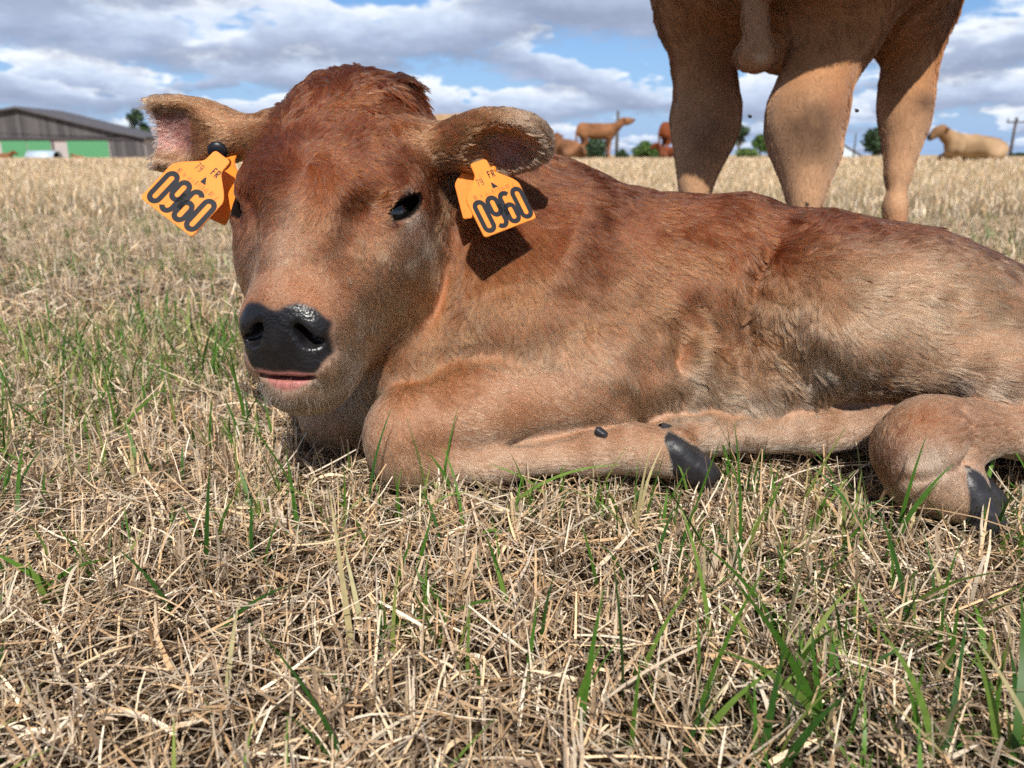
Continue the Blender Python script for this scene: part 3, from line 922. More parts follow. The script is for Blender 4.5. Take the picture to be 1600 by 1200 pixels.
if FUR:
    NH = 460000
    fc_ = V[Q].mean(1); fn = N[Q].mean(1)
    view = fc_ - np.array((0, 0, CAM_Z)); dist_ = np.linalg.norm(view, axis=1)
    facing = -(fn * view).sum(1) / dist_
    wf = sstep(facing, -.45, .1) * .92 + .08
    wf *= (.75 / dist_) ** 1.6
    wf *= sstep(fc_[:, 2], .004, .012)
    px_, py_, _ = project(fc_)
    wf *= np.where(px_ > 1720, .12, 1.0)
    fw = {k: v[Q].mean(1) for k, v in WT.items()}
    wf *= 1 + .5 * fw['head'] + .9 * fw['ear']
    bare = np.clip(nose_m + lip_m, 0, 1)[Q].max(1)
    E_in = np.zeros(len(Q), bool)
    for s_ in (-1, 1):
        q_ = fc_ - EYE(s_); E_ = eye_frame(s_)
        E_in |= ((q_ @ E_[0] / .0270) ** 2 + (q_ @ E_[1] / .0130) ** 2 < 1) & (np.abs(q_ @ E_[2]) < .02)
    wf = wf * (bare < .3) * ~E_in
    P, NN, fid = scatter(V, Q, FA, N, NH, wf)
    WF = {k: v[fid] for k, v in fw.items()}
    T = comb(P, NN, WF)
    wl = WF['fore_leg'] + WF['hind_leg']
    hu, hv, hw = hloc(P).T
    # lie of the coat wanders; curls on forehead, poll and flank
    flank = np.exp(-(((P[:, 0] - .27) / .11) ** 2 + ((P[:, 2] - .14) / .10) ** 2))
    poll = WF['head'] * sstep(hw, .04, .13)
    muz = WF['head'] * sstep(-hw, .07, .14)
    wander = (.30 + .25 * WF['head'] + .9 * flank + .75 * poll) * (1 - .55 * wl) * (1 - .6 * muz)
    ang = wander * (vnoise(P, 26, 61) * 1.1 + vnoise(P, 70, 62) * .55) + rng.normal(0, .05, NH)
    T = rotate_about(T, NN, ang)
    L = .026 * (WF['body'] + WF['neck']) + .0160 * WF['head'] + .0110 * wl + .0125 * WF['ear']
    L *= 1 + .35 * flank + .7 * poll * (hw > .08)
    L *= 1 - .55 * muz * sstep(hv, -.05, -.02) - .2 * muz
    chin = WF['head'] * sstep(-hw, .12, .16) * sstep(-hv, .06, .09)
    L *= 1 + .35 * chin
    dno = np.linalg.norm(P - PC, axis=1)
    L *= lerp(.35, 1.0, sstep(dno, .035, .075) * np.ones(NH)) * WF['head'] + (1 - WF['head'])
    for s_ in (-1, 1):
        L *= lerp(.35, 1.0, sstep(np.linalg.norm(P - EYE(s_), axis=1), .018, .045))
    for B_, T_, F_ in ((EARL_B, EARL_T, EFL), (EARR_B, EARR_T, EFR)):
        q = P - (B_ + T_) / 2; Le = np.linalg.norm(T_ - B_)
        a1, a2, a3 = q @ F_[0] / Le, q @ F_[1], q @ F_[2]
        inear = WF['ear'] * (np.abs(a1) < .8) * (np.linalg.norm(q, axis=1) < Le)
        ins = sstep(-np.abs(a2 + .004), -.026, -.012) * sstep(-np.abs(a1 - .06), -.34, -.18) * (a3 > -.016) * (a3 < .012)
        rim = sstep(np.abs(a2), .022, .034) + sstep(a1, .30, .45)
        L *= 1 + inear * (.25 * np.clip(rim, 0, 1)) - .0 * ins
        L = np.where((ins * inear > .45) & (rng.random(NH) < .62), .0015, L)
    pxh, pyh, _ = project(P)
    tuft = WF['head'] * np.maximum(np.exp(-(((pxh - 462) / 13) ** 2 + ((pyh - 126) / 9) ** 2)), np.exp(-(((pxh - 612) / 30) ** 2 + ((pyh - 128) / 14) ** 2)))
    L = L * (1 + .7 * tuft)
    lenv = L * rng.uniform(.65, 1.2, NH)
    lift = np.clip(rng.normal(.095, .022, NH) + .16 * poll + .16 * flank * vnoise(P, 40, 63) + .10 * WF['ear'] + .07 * vnoise(P, 50, 64), .045, .9)
    lift = lift * (1 - .35 * wl) + .32 * tuft
    curl = .35 + .5 * flank + .8 * poll - .2 * wl
    pts, lockr = grow(P, NN, T, lenv, lift, curl, 16, .85, 6, 3, model=M)
    pts[:, :, 2] = np.maximum(pts[:, :, 2], .002)
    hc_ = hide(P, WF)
    hc_ = .58 * hc_ * (1 + .15 * lockr + rng.normal(0, .05, NH))[:, None].clip(.45, 1.7)
    warm = rng.normal(0, .05, (NH, 1))
    hc_ = hc_ * (1 - .55 * tuft)[:, None]
    hc_ = np.clip(hc_ * (1 + warm * np.array((.4, 0, -.6))), .004, .9)
    # a share of the hairs bleached towards the tip colour
    pale = rng.random(NH) < .10
    hc_[pale] = lerp(hc_[pale], C_PALE, .18)
    base_r = (.00042 * (1 - .25 * wl))[:, None] * rng.uniform(.75, 1.2, (NH, 1))
    rad = base_r * np.array((1, 1, .95, .85, .65, .2))
    fur_m = hair_mat('calf_fur')
    make_curves('fur', pts, rad, hc_, fur_m, calf)
    # loose guard hairs: ears, chin, throat, back line
    print('hairs', NH)
    # eyelashes
    lp, lr = [], []
    for s_ in (-1, 1):
        E_ = eye_frame(s_); e0 = EYE(s_)
        for i in range(46):
            a = lerp(.25, 2.5, rng.random()) if i < 34 else -lerp(.6, 2.4, rng.random())
            p0 = e0 + E_[0] * (.0225 * math.cos(a)) + E_[1] * (.0130 * math.sin(a)) + E_[2] * .004
            d0 = E_[2] * .8 + E_[1] * .35 * np.sign(math.sin(a)) + E_[0] * (.5 * math.cos(a) + rng.normal(0, .1)) - HW * .25
            ln = rng.uniform(.008, .014) * (1 if a > 0 else .55)
            lp.append([p0 + d0 * ln * k - HW * (.0 if a < 0 else 1) * .003 * k * k for k in np.linspace(0, 1, 6)])
            lr.append(np.array((.00028, .00028, .00026, .0002, .00015, .00006)))
    make_curves('eyelashes', np.array(lp), np.array(lr), np.tile((.012, .009, .008), (len(lp), 1)), fur_m, calf)
    # bristles on lips and chin
    wp, wr = [], []
    cand = np.nonzero((np.abs((V - PC) @ HU) < .036) & ((V - PC) @ PE < -.047) & ((V - PC) @ PE > -.075) & ((V - PC) @ PN > -.045) & (N @ PN > .0))[0]
    for i in rng.choice(cand, 130):
        d0 = unit(N[i] * .9 - HW * .35 + rng.normal(0, .25, 3)); ln = rng.uniform(.004, .010)
        wp.append([V[i] + d0 * ln * k - np.array((0, 0, 1)) * .004 * k * k for k in np.linspace(0, 1, 6)])
        wr.append(np.array((.00022, .00022, .0002, .00016, .0001, .00005)))
    make_curves('whiskers', np.array(wp), np.array(wr), np.tile(C_PALE * .45, (len(wp), 1)), fur_m, calf)
# ================================================================== ear tags
tag_m = simple_mat('tag_plastic', lin(232, 136, 44), rough=.45, var=.16, scale=38, spec=.4)
_t = NT.__new__(NT); _t.t = tag_m.node_tree
_b = [n for n in tag_m.node_tree.nodes if n.type == 'BSDF_PRINCIPLED'][0]
_src = _b.inputs['Base Color'].links[0].from_socket
_tc = _t.n('ShaderNodeTexCoord')
_n = _t.n('ShaderNodeTexNoise', {'Vector': _tc.outputs['Object'], 'Scale': 85.0, 'Detail': 7.0, 'Roughness': .7})
_m = _t.n('ShaderNodeMapRange', {0: _n.outputs[0], 1: .54, 2: .72, 3: 0.0, 4: .45})
tag_m.node_tree.links.new(_t.mix(_m.outputs[0], _src, lin(150, 92, 50)), _b.inputs['Base Color'])
ink_m = simple_mat('tag_ink', lin(26, 27, 34), rough=.55, var=.3, scale=300, spec=.3)
fade_m = simple_mat('tag_faded_ink', lin(120, 84, 56), rough=.55, var=.3, scale=400, spec=.3)
button_m = simple_mat('tag_button', lin(24, 25, 32), rough=.4, var=.3, scale=100)

def stroke(path, width, closed=False):
    """flat ribbon along a 2D path: returns verts, quads"""
    p = np.array(path, float); n = len(p)
    if closed:
        d = np.roll(p, -1, 0) - np.roll(p, 1, 0)
    else:
        d = np.gradient(p, axis=0)
    d /= np.linalg.norm(d, axis=1, keepdims=True) + 1e-9
    nn = np.stack((-d[:, 1], d[:, 0]), 1) * width / 2
    v = np.concatenate((p + nn, p - nn))
    q = [(i, n + i, n + i + 1, i + 1) for i in range(n - 1)]
    if closed:
        q.append((n - 1, 2 * n - 1, n, 0))
    return v, np.array(q)
def arc(cx, cy, rx, ry, a0, a1, n=14):
    a = np.radians(np.linspace(a0, a1, n))
    return list(zip(cx + rx * np.cos(a), cy + ry * np.sin(a)))
def oval(cx, cy, hw, hh):
    r = hw
    return arc(cx, cy + hh - r, r, r, 0, 180) + arc(cx, cy - hh + r, r, r, 180, 360)
def digit(ch):
    """strokes in a box 0..0.6 wide, 0..1.5 tall"""
    if ch == '0':
        return [(oval(.3, .75, .225, .70), True)]
    if ch == '9':
        return [(oval(.3, 1.04, .225, .41), True), ([(.525, 1.06), (.525, .7), (.525, .30)] + arc(.30, .275, .225, .225, 0, -150), False)]
    if ch == '6':
        return [(oval(.3, .46, .225, .41), True), ([(.075, .44), (.075, .8), (.075, 1.20)] + arc(.30, 1.225, .225, .225, 180, 30), False)]
    if ch == 'F':
        return [([(.08, 0), (.08, .7), (.08, 1.5)], False), ([(.08, 1.46), (.3, 1.46), (.58, 1.46)], False), ([(.08, .8), (.3, .8), (.5, .8)], False)]
    if ch == 'R':
        return [([(.08, 0), (.08, .7), (.08, 1.5)], False), ([(.08, 1.46), (.3, 1.46)] + arc(.3, 1.1, .26, .36, 90, -90) + [(.08, .74)], False), ([(.3, .74), (.42, .4), (.58, 0)], False)]
    if ch == '7':
        return [([(.04, 1.46), (.3, 1.46), (.56, 1.46)], False), ([(.56, 1.46), (.40, .8), (.22, 0)], False)]
    return []
def write(txt, x0, y0, h, gap, sw):
    V_, Q_ = [], []; o = 0
    k = h / 1.5
    for i, ch in enumerate(txt):
        for path, cl in digit(ch):
            p = np.array(path) * k + (x0 + i * (.6 * k + gap), y0)
            v, q = stroke(p, sw, cl)
            V_.append(v); Q_.append(q + o); o += len(v)
    return np.concatenate(V_), np.concatenate(Q_)

def plate_mesh(outline, thick, place, mat, name):
    """rounded plate: outline polygon in tag units"""
    bm = bmesh.new()
    fr = [bm.verts.new(place(x, y, thick / 2)) for x, y in outline]
    bk = [bm.verts.new(place(x, y, -thick / 2)) for x, y in outline]
    bm.faces.new(fr); bm.faces.new(bk[::-1])
    n = len(outline)
    for i in range(n):
        bm.faces.new((fr[i], bk[i], bk[(i + 1) % n], fr[(i + 1) % n]))
    bmesh.ops.recalc_face_normals(bm, faces=bm.faces)
    edges = [e for e in bm.edges if len(e.link_faces) == 2 and e.calc_face_angle(0) > 1.0]
    bmesh.ops.bevel(bm, geom=edges, offset=.00045, segments=2, affect='EDGES')
    return bm_mesh(name, bm, mat, False)
def rounded(poly, rad, n=6):
    out_ = []
    m = len(poly)
    for i in range(m):
        p0, p1, p2 = (np.array(poly[(i + k) % m], float) for k in (-1, 0, 1))
        a, b = unit(p0 - p1), unit(p2 - p1)
        r = min(rad, .45 * np.linalg.norm(p0 - p1), .45 * np.linalg.norm(p2 - p1))
        s_, e_ = p1 + a * r, p1 + b * r
        for k in range(n):
            t_ = k / (n - 1)
            out_.append(tuple(lerp(lerp(s_, p1, t_), lerp(p1, e_, t_), t_)))
    return out_
PLATE = rounded([(-.5, 0), (.5, 0), (.5, .66), (.42, .76), (.16, .98), (.15, 1.20), (-.15, 1.20), (-.16, .98), (-.42, .76), (-.5, .66)], .055)

def ear_tag(label, BL, BR, UP, back, pin, button):
    W_ = np.linalg.norm(BR - BL)
    root = empty('ear_tag', tuple(pin))
    tag(root, label, 'ear tag', 'orange ear tags of the calf')
    def placer(BL, BR, UP, bend=0.0):
        ex = unit(BR - BL); mid = (BL + BR) / 2
        up = UP - mid; up = unit(up - ex * (up @ ex)); nz_ = np.cross(ex, up)
        w_ = np.linalg.norm(BR - BL)
        def f(x, y, h):
            b_ = bend * (y - .5) ** 2 * w_ + bend * .5 * x * x * w_
            return mid + ex * x * w_ + up * y * w_ + nz_ * (h + b_)
        return f
    f = placer(BL, BR, UP, .10)
    th = .0022
    # plate as a fine grid so that it can bow a little
    front = link('front_panel', plate_mesh(PLATE, th, placer(BL, BR, UP), tag_m, 'front_panel'), root)
    f = placer(BL, BR, UP)
    def ink(name, v, q, mat, h):
        P_ = np.array([f(x, y, th / 2 + h) for x, y in v])
        return link(name, mesh_np(name, P_, q, mat, False), front)
    v, q = write('0960', -.445, .055, .53, .026, .080)
    ink('number', v, q, ink_m, .00018)
    v, q = write('FR', .05, .875, .115, .022, .017)
    ink('country_code', v, q, ink_m, .00018)
    v, q = write('79', -.20, .805, .115, .022, .015)
    ink('small_number', v, q, fade_m, .00018)
    V_, Q_ = [], []; o = 0
    rb = random.Random(5)
    for x in np.arange(-.36, .40, .019):
        if rb.random() < .30:
            continue
        ww = rb.choice((.004, .006, .010))
        hh = rb.choice((.05, .075, .075))
        v = np.array(((x, .615), (x + ww, .615), (x + ww, .615 + hh), (x, .615 + hh)))
        V_.append(v); Q_.append(np.array(((0, 1, 2, 3),)) + o); o += 4
    ink('barcode', np.concatenate(V_), np.concatenate(Q_), fade_m, .00018)
    v = np.array(((.02, .70), (.12, .70), (.05, .80), (.03, .79)))  # triangular recess in the plate, its darkness drawn as a flat patch
    ink('recess_patch', v, np.array(((0, 1, 2, 3),)), ink_m, .00022)
    link('back_panel', plate_mesh(PLATE, th, placer(*back), tag_m, 'back_panel'), root)
    # the pin through the ear and its head
    bm = bmesh.new()
    a = np.array(pin) + np.array((0, .012, -.010)); b = a + np.array((0, .030, .004))
    bmesh.ops.create_cone(bm, cap_ends=True, segments=14, radius1=.0035, radius2=.0035, depth=float(np.linalg.norm(b - a)))
    Mx = Vector(b - a).to_track_quat('Z', 'Y').to_matrix().to_4x4(); Mx.translation = Vector((a + b) / 2)
    bmesh.ops.transform(bm, verts=bm.verts, matrix=Mx)
    link('pin', bm_mesh('pin', bm, tag_m), root)
    if button is not None:
        c, nd, r = button
        bm = bmesh.new()
        bmesh.ops.create_uvsphere(bm, u_segments=24, v_segments=14, radius=1.0)
        for v_ in bm.verts:
            v_.co = Vector((v_.co.x * r, v_.co.y * r, v_.co.z * r * .55))
        Mx = Vector(nd).to_track_quat('Z', 'Y').to_matrix().to_4x4(); Mx.translation = Vector(c)
        bmesh.ops.transform(bm, verts=bm.verts, matrix=Mx)
        link('button', bm_mesh('button', bm, button_m), root)
    return root

ear_tag('orange tag numbered 0960, slanted, with open grass behind it, left of the face',
        at(219, 309, 0.860), at(300, 371, 0.849), at(336, 245, 0.871),
        (at(276, 318, 0.908), at(352, 353, 0.890), at(338, 250, 0.901)), at(333, 250, 0.881),
        (at(340, 236, 0.879), (.1, -.8, -.3), .0113))
ear_tag('orange tag numbered 0960 hanging in front of the red-brown neck and shoulder',
        at(757, 372, 0.833), at(838, 341, 0.860), at(768, 240, 0.857),
        (at(724, 343, 0.884), at(802, 330, 0.905), at(752, 250, 0.898)), at(770, 252, 0.862), None)
# ================================================================== ground
def gh(x, y):
    x = np.asarray(x, float); y = np.asarray(y, float)
    r = np.sqrt(x * x * .5 + y * y)
    return .20 * sstep(r, 3.5, 17) + .04 * sstep(x, 4, 14) * sstep(y, 4, 15) - .55 * sstep(y, 32, 110) + .0 * x

ys_ = np.concatenate((np.linspace(-1.5, 3, 40), np.geomspace(3.2, 1800, 90)))
xs_ = np.concatenate((-np.geomspace(1800, .3, 60), [0], np.geomspace(.3, 1800, 60)))
GX, GY = np.meshgrid(xs_, ys_, indexing='ij')
GZ = gh(GX, GY) - .001
gv = np.stack((GX, GY, GZ), -1).reshape(-1, 3)
ny = len(ys_)
ii, jj = np.meshgrid(np.arange(len(xs_) - 1), np.arange(ny - 1), indexing='ij')
i0 = (ii * ny + jj).ravel()
gq = np.stack((i0, i0 + ny, i0 + ny + 1, i0 + 1), 1)
gm, t = mat_new('field_ground')
tcn = t.n('ShaderNodeTexCoord')
n1 = t.n('ShaderNodeTexNoise', {'Vector': tcn.outputs['Object'], 'Scale': 55.0, 'Detail': 8.0, 'Roughness': .7})
n2 = t.n('ShaderNodeTexNoise', {'Vector': tcn.outputs['Object'], 'Scale': .55, 'Detail': 5.0, 'Roughness': .6})
n3 = t.n('ShaderNodeTexNoise', {'Vector': tcn.outputs['Object'], 'Scale': 7.0, 'Detail': 6.0, 'Roughness': .7})
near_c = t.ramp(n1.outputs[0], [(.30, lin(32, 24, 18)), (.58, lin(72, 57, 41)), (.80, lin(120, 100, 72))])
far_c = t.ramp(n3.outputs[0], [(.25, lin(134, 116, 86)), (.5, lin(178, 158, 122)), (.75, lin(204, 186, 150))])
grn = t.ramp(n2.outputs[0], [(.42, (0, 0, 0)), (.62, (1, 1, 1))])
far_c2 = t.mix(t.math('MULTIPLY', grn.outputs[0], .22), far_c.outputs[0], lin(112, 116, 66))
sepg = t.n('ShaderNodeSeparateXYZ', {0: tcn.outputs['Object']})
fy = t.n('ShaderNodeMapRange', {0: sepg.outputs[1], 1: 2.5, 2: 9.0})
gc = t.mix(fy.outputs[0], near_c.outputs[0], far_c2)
bp = t.n('ShaderNodeBump', {'Height': n1.outputs[0], 'Strength': .8, 'Distance': .02})
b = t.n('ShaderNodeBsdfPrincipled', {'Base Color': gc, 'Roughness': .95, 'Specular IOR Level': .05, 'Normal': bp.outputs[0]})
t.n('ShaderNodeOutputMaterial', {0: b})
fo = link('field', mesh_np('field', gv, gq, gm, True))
tag(fo, kind='structure')

# ================================================================== grass
def blades(base, head, elev, L, W, bend, twist, colr, segs, tipw, blunt=False, tw0=None):
    """flat curved strips; returns verts, quads, colours"""
    n = len(base)
    hx = np.stack((np.cos(head), np.sin(head), np.zeros(n)), 1)
    P = base.astype(float).copy()
    V_ = np.zeros((n, segs + 1, 2, 3), np.float32)
    C_ = np.zeros((n, segs + 1, 2, 3), np.float32)
    side0 = np.stack((-np.sin(head), np.cos(head), np.zeros(n)), 1)
    for k in range(segs + 1):
        t_ = k / segs
        e = elev - bend * t_
        d = hx * np.cos(e)[:, None] + np.array((0, 0, 1)) * np.sin(e)[:, None]
        up = -hx * np.sin(e)[:, None] + np.array((0, 0, 1)) * np.cos(e)[:, None]
        a = twist * (t_ + .3) if tw0 is None else tw0 + twist * t_
        s_ = side0 * np.cos(a)[:, None] + up * np.sin(a)[:, None]
        wk = W * (1 - (1 - tipw) * t_ ** 1.8) * (1.0 if k else .7)
        V_[:, k, 0] = P - s_ * wk[:, None] / 2
        V_[:, k, 1] = P + s_ * wk[:, None] / 2
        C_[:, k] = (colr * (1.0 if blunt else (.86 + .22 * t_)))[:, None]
        P = P + d * (L / segs)[:, None]
    i0 = (np.arange(n) * (segs + 1) * 2)[:, None] + np.arange(segs)[None] * 2
    Q_ = np.stack((i0, i0 + 1, i0 + 3, i0 + 2), -1).reshape(-1, 4)
    return V_.reshape(-1, 3), Q_, C_.reshape(-1, 3)

class Bag:
    def __init__(s):
        s.v, s.q, s.c, s.o = [], [], [], 0
    def add(s, vqc):
        v, q, c = vqc
        s.v.append(v); s.q.append(q + s.o); s.c.append(c); s.o += len(v)
    def make(s, name, mat):
        v = np.concatenate(s.v)
        return link(name, mesh_np(name, v, np.concatenate(s.q), mat, True, np.concatenate(s.c)))

STRAW = np.array([lin(*c) for c in ((226, 198, 160), (234, 212, 180), (212, 180, 140), (190, 158, 122), (242, 226, 200), (160, 138, 114), (196, 180, 158), (130, 112, 94), (218, 204, 184))])
GREEN = np.array([lin(*c) for c in ((76, 120, 40), (98, 140, 50), (64, 106, 44), (124, 156, 70), (86, 132, 46), (150, 164, 84))])

GREEN = GREEN * .86
def place(n, y0, y1, edge=.28, power=0.0):
    """random spots of the visible wedge of field"""
    u = rng.random(n)
    y = np.sqrt(y0 * y0 + u * (y1 * y1 - y0 * y0)) if power == 0 else y0 * (y1 / y0) ** u
    x = rng.uniform(-1, 1, n) * (y * (.84 if y1 < 5 else .98) + edge)
    return x, y
D_g, (gx_, gy_, gz_) = M.D, M.g
def in_calf(x, y, z, pad=0.0):
    ix = np.searchsorted(gx_, x); iy = np.searchsorted(gy_, y); iz = np.searchsorted(gz_, z)
    ok = (ix > 0) & (ix < len(gx_)) & (iy > 0) & (iy < len(gy_)) & (iz < len(gz_))
    o = np.zeros(len(x), bool)
    o[ok] = D_g[ix[ok], iy[ok], iz[ok]] < pad
    return o
def under_calf(x, y, h):
    """would a blade of height h stand inside the animal?"""
    o = np.zeros(len(x), bool)
    for z in (.006, .02, .04):
        o |= in_calf(x, y, np.minimum(np.full(len(x), z), np.maximum(h, .005)), .003)
    return o

if GRASS:
    bag = Bag()
    def clump(x, y, sc, seed):
        return vnoise(np.stack((x, y, np.zeros(len(x))), 1), sc, seed)
    def straw_col(n, dark=0.0):
        c = STRAW[rng.integers(0, len(STRAW), n)] * rng.uniform(.66, 1.28, (n, 1)) * (1.09, 1.07, 1.06)
        return c * (1 - dark)
    # matted litter
    def litter(n, y0, y1, l0, l1, w0, w1, zmax, segs, power=0.0, dark=0.0):
        x, y = place(n, y0, y1, power=power)
        z = gh(x, y) + rng.random(n) ** 1.5 * zmax
        el_ = rng.normal(0.06, .26, n)
        L_ = rng.uniform(l0, l1, n) * rng.uniform(.6, 1.3, n)
        ok = ~under_calf(x, y, np.full(n, .02))
        k = ok.nonzero()[0]
        c = straw_col(n, dark) * (.50 + .52 * np.clip(z - gh(x, y), 0, zmax) / zmax)[:, None]  # straws lower in the mat darkened, shade put into their colour
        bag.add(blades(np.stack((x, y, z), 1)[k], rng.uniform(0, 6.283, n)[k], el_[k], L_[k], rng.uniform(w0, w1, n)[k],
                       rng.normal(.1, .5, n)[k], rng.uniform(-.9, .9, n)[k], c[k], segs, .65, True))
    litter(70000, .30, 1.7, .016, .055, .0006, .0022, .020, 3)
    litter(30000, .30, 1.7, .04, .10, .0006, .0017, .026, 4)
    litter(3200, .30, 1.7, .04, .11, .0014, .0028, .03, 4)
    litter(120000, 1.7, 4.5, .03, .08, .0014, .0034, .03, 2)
    # broad dry leaves, curled
    def dry_leaves(n, y0, y1):
        x, y = place(n, y0, y1)
        k = (~under_calf(x, y, np.full(n, .03))).nonzero()[0]; m = len(k)
        bag.add(blades(np.stack((x[k], y[k], gh(x[k], y[k]) + rng.random(m) * .012), 1), rng.uniform(0, 6.283, m), np.abs(rng.normal(.35, .45, m)),
                       rng.uniform(.02, .07, m), rng.uniform(.0022, .0048, m), rng.normal(.4, .8, m), rng.uniform(-1.6, 1.6, m), straw_col(m) * 1.05, 5, .25, True))
    dry_leaves(9000, .30, 1.9)
    # standing stubble
    def stubble(n, y0, y1, h0, h1, w0, w1, segs, thin, power=0.0, wide=1.0):
        x, y = place(n, y0, y1, power=power)
        cl = clump(x, y, 9, 71) * .6 + clump(x, y, 24, 72) * .5
        k = (rng.random(n) < np.clip(.45 + cl * 1.1, .04, 1) ** thin)
        k &= ~under_calf(x, y, np.full(n, .05))
        k = k.nonzero()[0]; m = len(k)
        h = rng.uniform(h0, h1, m) * rng.uniform(.55, 1.15, m)
        el_ = R(90) - np.abs(rng.normal(0, .38, m))
        kink = rng.normal(.25, .55, m)
        bag.add(blades(np.stack((x[k], y[k], gh(x[k], y[k]) - .002), 1), rng.uniform(0, 6.283, m), el_, h, rng.uniform(w0, w1, m) * wide,
                       kink, rng.uniform(-1.2, 1.2, m), straw_col(m) * 1.06, segs, .55, True))
    stubble(30000, .30, 1.7, .022, .064, .0010, .0026, 4, 1.0)
    stubble(38000, 1.7, 4.5, .03, .085, .0016, .0038, 3, .8)
    stubble(98000, 4.5, 12, .04, .095, .004, .008, 2, .6)
    stubble(112000, 12, 34, .05, .11, .010, .022, 1, .5)
    # cut tufts: stiff pale stems fanning out of one crown
    def tufts(n, y0, y1, h0, h1):
        x, y = place(n, y0, y1)
        k = ~under_calf(x, y, np.full(n, .05))
        x, y = x[k], y[k]
        for i in range(len(x)):
            m = int(rng.integers(5, 15))
            an = rng.uniform(0, 6.283); cl_ = STRAW[rng.integers(0, len(STRAW))] * rng.uniform(.9, 1.2)
            r_ = rng.random(m) * .010; a_ = rng.uniform(0, 6.283, m)
            bx_ = np.stack((x[i] + r_ * np.cos(a_), y[i] + r_ * np.sin(a_), np.full(m, float(gh(x[i], y[i])) - .002)), 1)
            el_ = R(90) - np.abs(rng.normal(.22, .24, m))
            bag.add(blades(bx_, an + rng.normal(0, .9, m), el_, rng.uniform(h0, h1, m), rng.uniform(.0014, .0036, m), rng.normal(.12, .25, m),
                           rng.uniform(-1.2, 1.2, m), lerp(np.tile(cl_, (m, 1)), straw_col(m), .45), 4, .6, True))
    tufts(760, .34, 1.8, .022, .062)
    tufts(900, 1.8, 4.5, .03, .075)
    so = bag.make('dry_grass', attr_mat('straw', rough=.62, spec=.25, transl=.22, var=.22, scale=500))
    tag(so, 'mown dry straw-coloured grass and stubble covering the field', kind='stuff')
    # living green blades
    bag = Bag()
    def green(n, y0, y1, h0, h1, w0, w1, segs, thr, power=0.0, dull=0.0):
        x, y = place(n, y0, y1, power=power)
        cl = clump(x, y, 2.6, 81) * .35 + clump(x, y, 10, 82) * .45 + .20 * np.exp(-((x + .75) / .35) ** 2 - ((y - 1.15) / .5) ** 2) + .10 * np.exp(-((x - .15) / .4) ** 2 - ((y - .7) / .3) ** 2)
        k = rng.random(n) < np.clip((cl - thr) * 1.6 + .12, .03, 1)
        k &= ~under_calf(x, y, np.full(n, .05))
        k = k.nonzero()[0]; m = len(k)
        h = rng.uniform(h0, h1, m) * rng.uniform(.6, 1.2, m)
        c = GREEN[rng.integers(0, len(GREEN), m)] * rng.uniform(.75, 1.2, (m, 1))
        yl = rng.random(m) < .14
        c[yl] = lerp(c[yl], STRAW[0], .55)
        c = lerp(c, STRAW[2], dull)
        bag.add(blades(np.stack((x[k], y[k], gh(x[k], y[k]) - .002), 1), rng.uniform(0, 6.283, m), R(90) - np.abs(rng.normal(.05, .42, m)), h,
                       rng.uniform(w0, w1, m), np.abs(rng.normal(.45, .5, m)), rng.uniform(-1.0, 1.0, m), c, segs, .08))
    green(17000, .33, 1.7, .03, .085, .0022, .0052, 7, -.10)
    green(4200, .36, 1.6, .06, .13, .0030, .0058, 9, -.10)
    green(36000, 1.7, 4.5, .04, .10, .003, .006, 4, .0)
    green(16000, 4.5, 12, .04, .09, .005, .010, 2, .12, dull=.25)
    green(14000, 12, 30, .05, .09, .012, .02, 1, .15, dull=.45)
    # single long blades that stand out in the foreground: base pixel on the ground, height, lean and width
    HERO = [(540, 1195, .075, -.35, 4.6), (665, 1080, .055, 0, 4.0), (640, 930, .05, .35, 4.4), (790, 950, .045, -.1, 5.5), (845, 1010, .05, .05, 4.0), (905, 1150, .07, .1, 4.4),
            (935, 930, .05, -.2, 4.0), (1000, 1060, .06, .3, 4.2), (1085, 1130, .085, .22, 4.8), (1110, 1010, .08, -.12, 3.6), (1155, 890, .10, -.05, 3.4), (1290, 1150, .09, -.45, 6.0),
            (1225, 1000, .07, -.75, 4.2), (1275, 1110, .06, -.2, 5.5), (1400, 850, .075, .0, 4.6), (1420, 980, .07, -.25, 4.4), (1460, 1190, .09, -.4, 5.0), (1265, 850, .04, .05, 6.0), (1300, 880, .045, .45, 4.4),
            (670, 800, .07, -.06, 4.0), (720, 795, .055, -.35, 4.6), (690, 790, .075, .05, 2.8), (540, 820, .045, 0, 3.6), (870, 790, .06, -.8, 3.4), (1040, 800, .04, .3, 3.6), (1150, 740, .085, .1, 3.2), (1100, 720, .06, .75, 3.6),
            (430, 700, .05, -.1, 4.0), (385, 720, .06, -.1, 4.4), (330, 720, .055, 0, 4.4), (300, 620, .06, -.55, 3.6), (260, 620, .05, -.3, 4.6), (150, 650, .07, .6, 4.2), (120, 640, .05, .15, 3.6), (60, 600, .04, 0, 3.6), (20, 790, .06, .5, 5.0),
            (180, 690, .07, .65, 4.2), (100, 940, .05, -.6, 6.0), (60, 930, .05, .9, 5.0), (270, 960, .05, -.3, 4.0), (410, 900, .05, .3, 4.4), (395, 880, .05, .0, 3.6), (330, 1000, .06, .8, 3.6), (150, 920, .05, -.5, 4.6),
            (985, 1180, .05, .0, 3.8), (1190, 1195, .06, 0, 5.0), (1560, 1190, .06, -.2, 5.5), (1570, 950, .05, .7, 4.0), (1480, 870, .05, .5, 3.4), (1020, 900, .05, .1, 4.0), (590, 900, .04, -.4, 4.0), (820, 1080, .05, .1, 3.6), (730, 1060, .04, .0, 3.2)]
    hb, hh, hl, hw_ = [], [], [], []
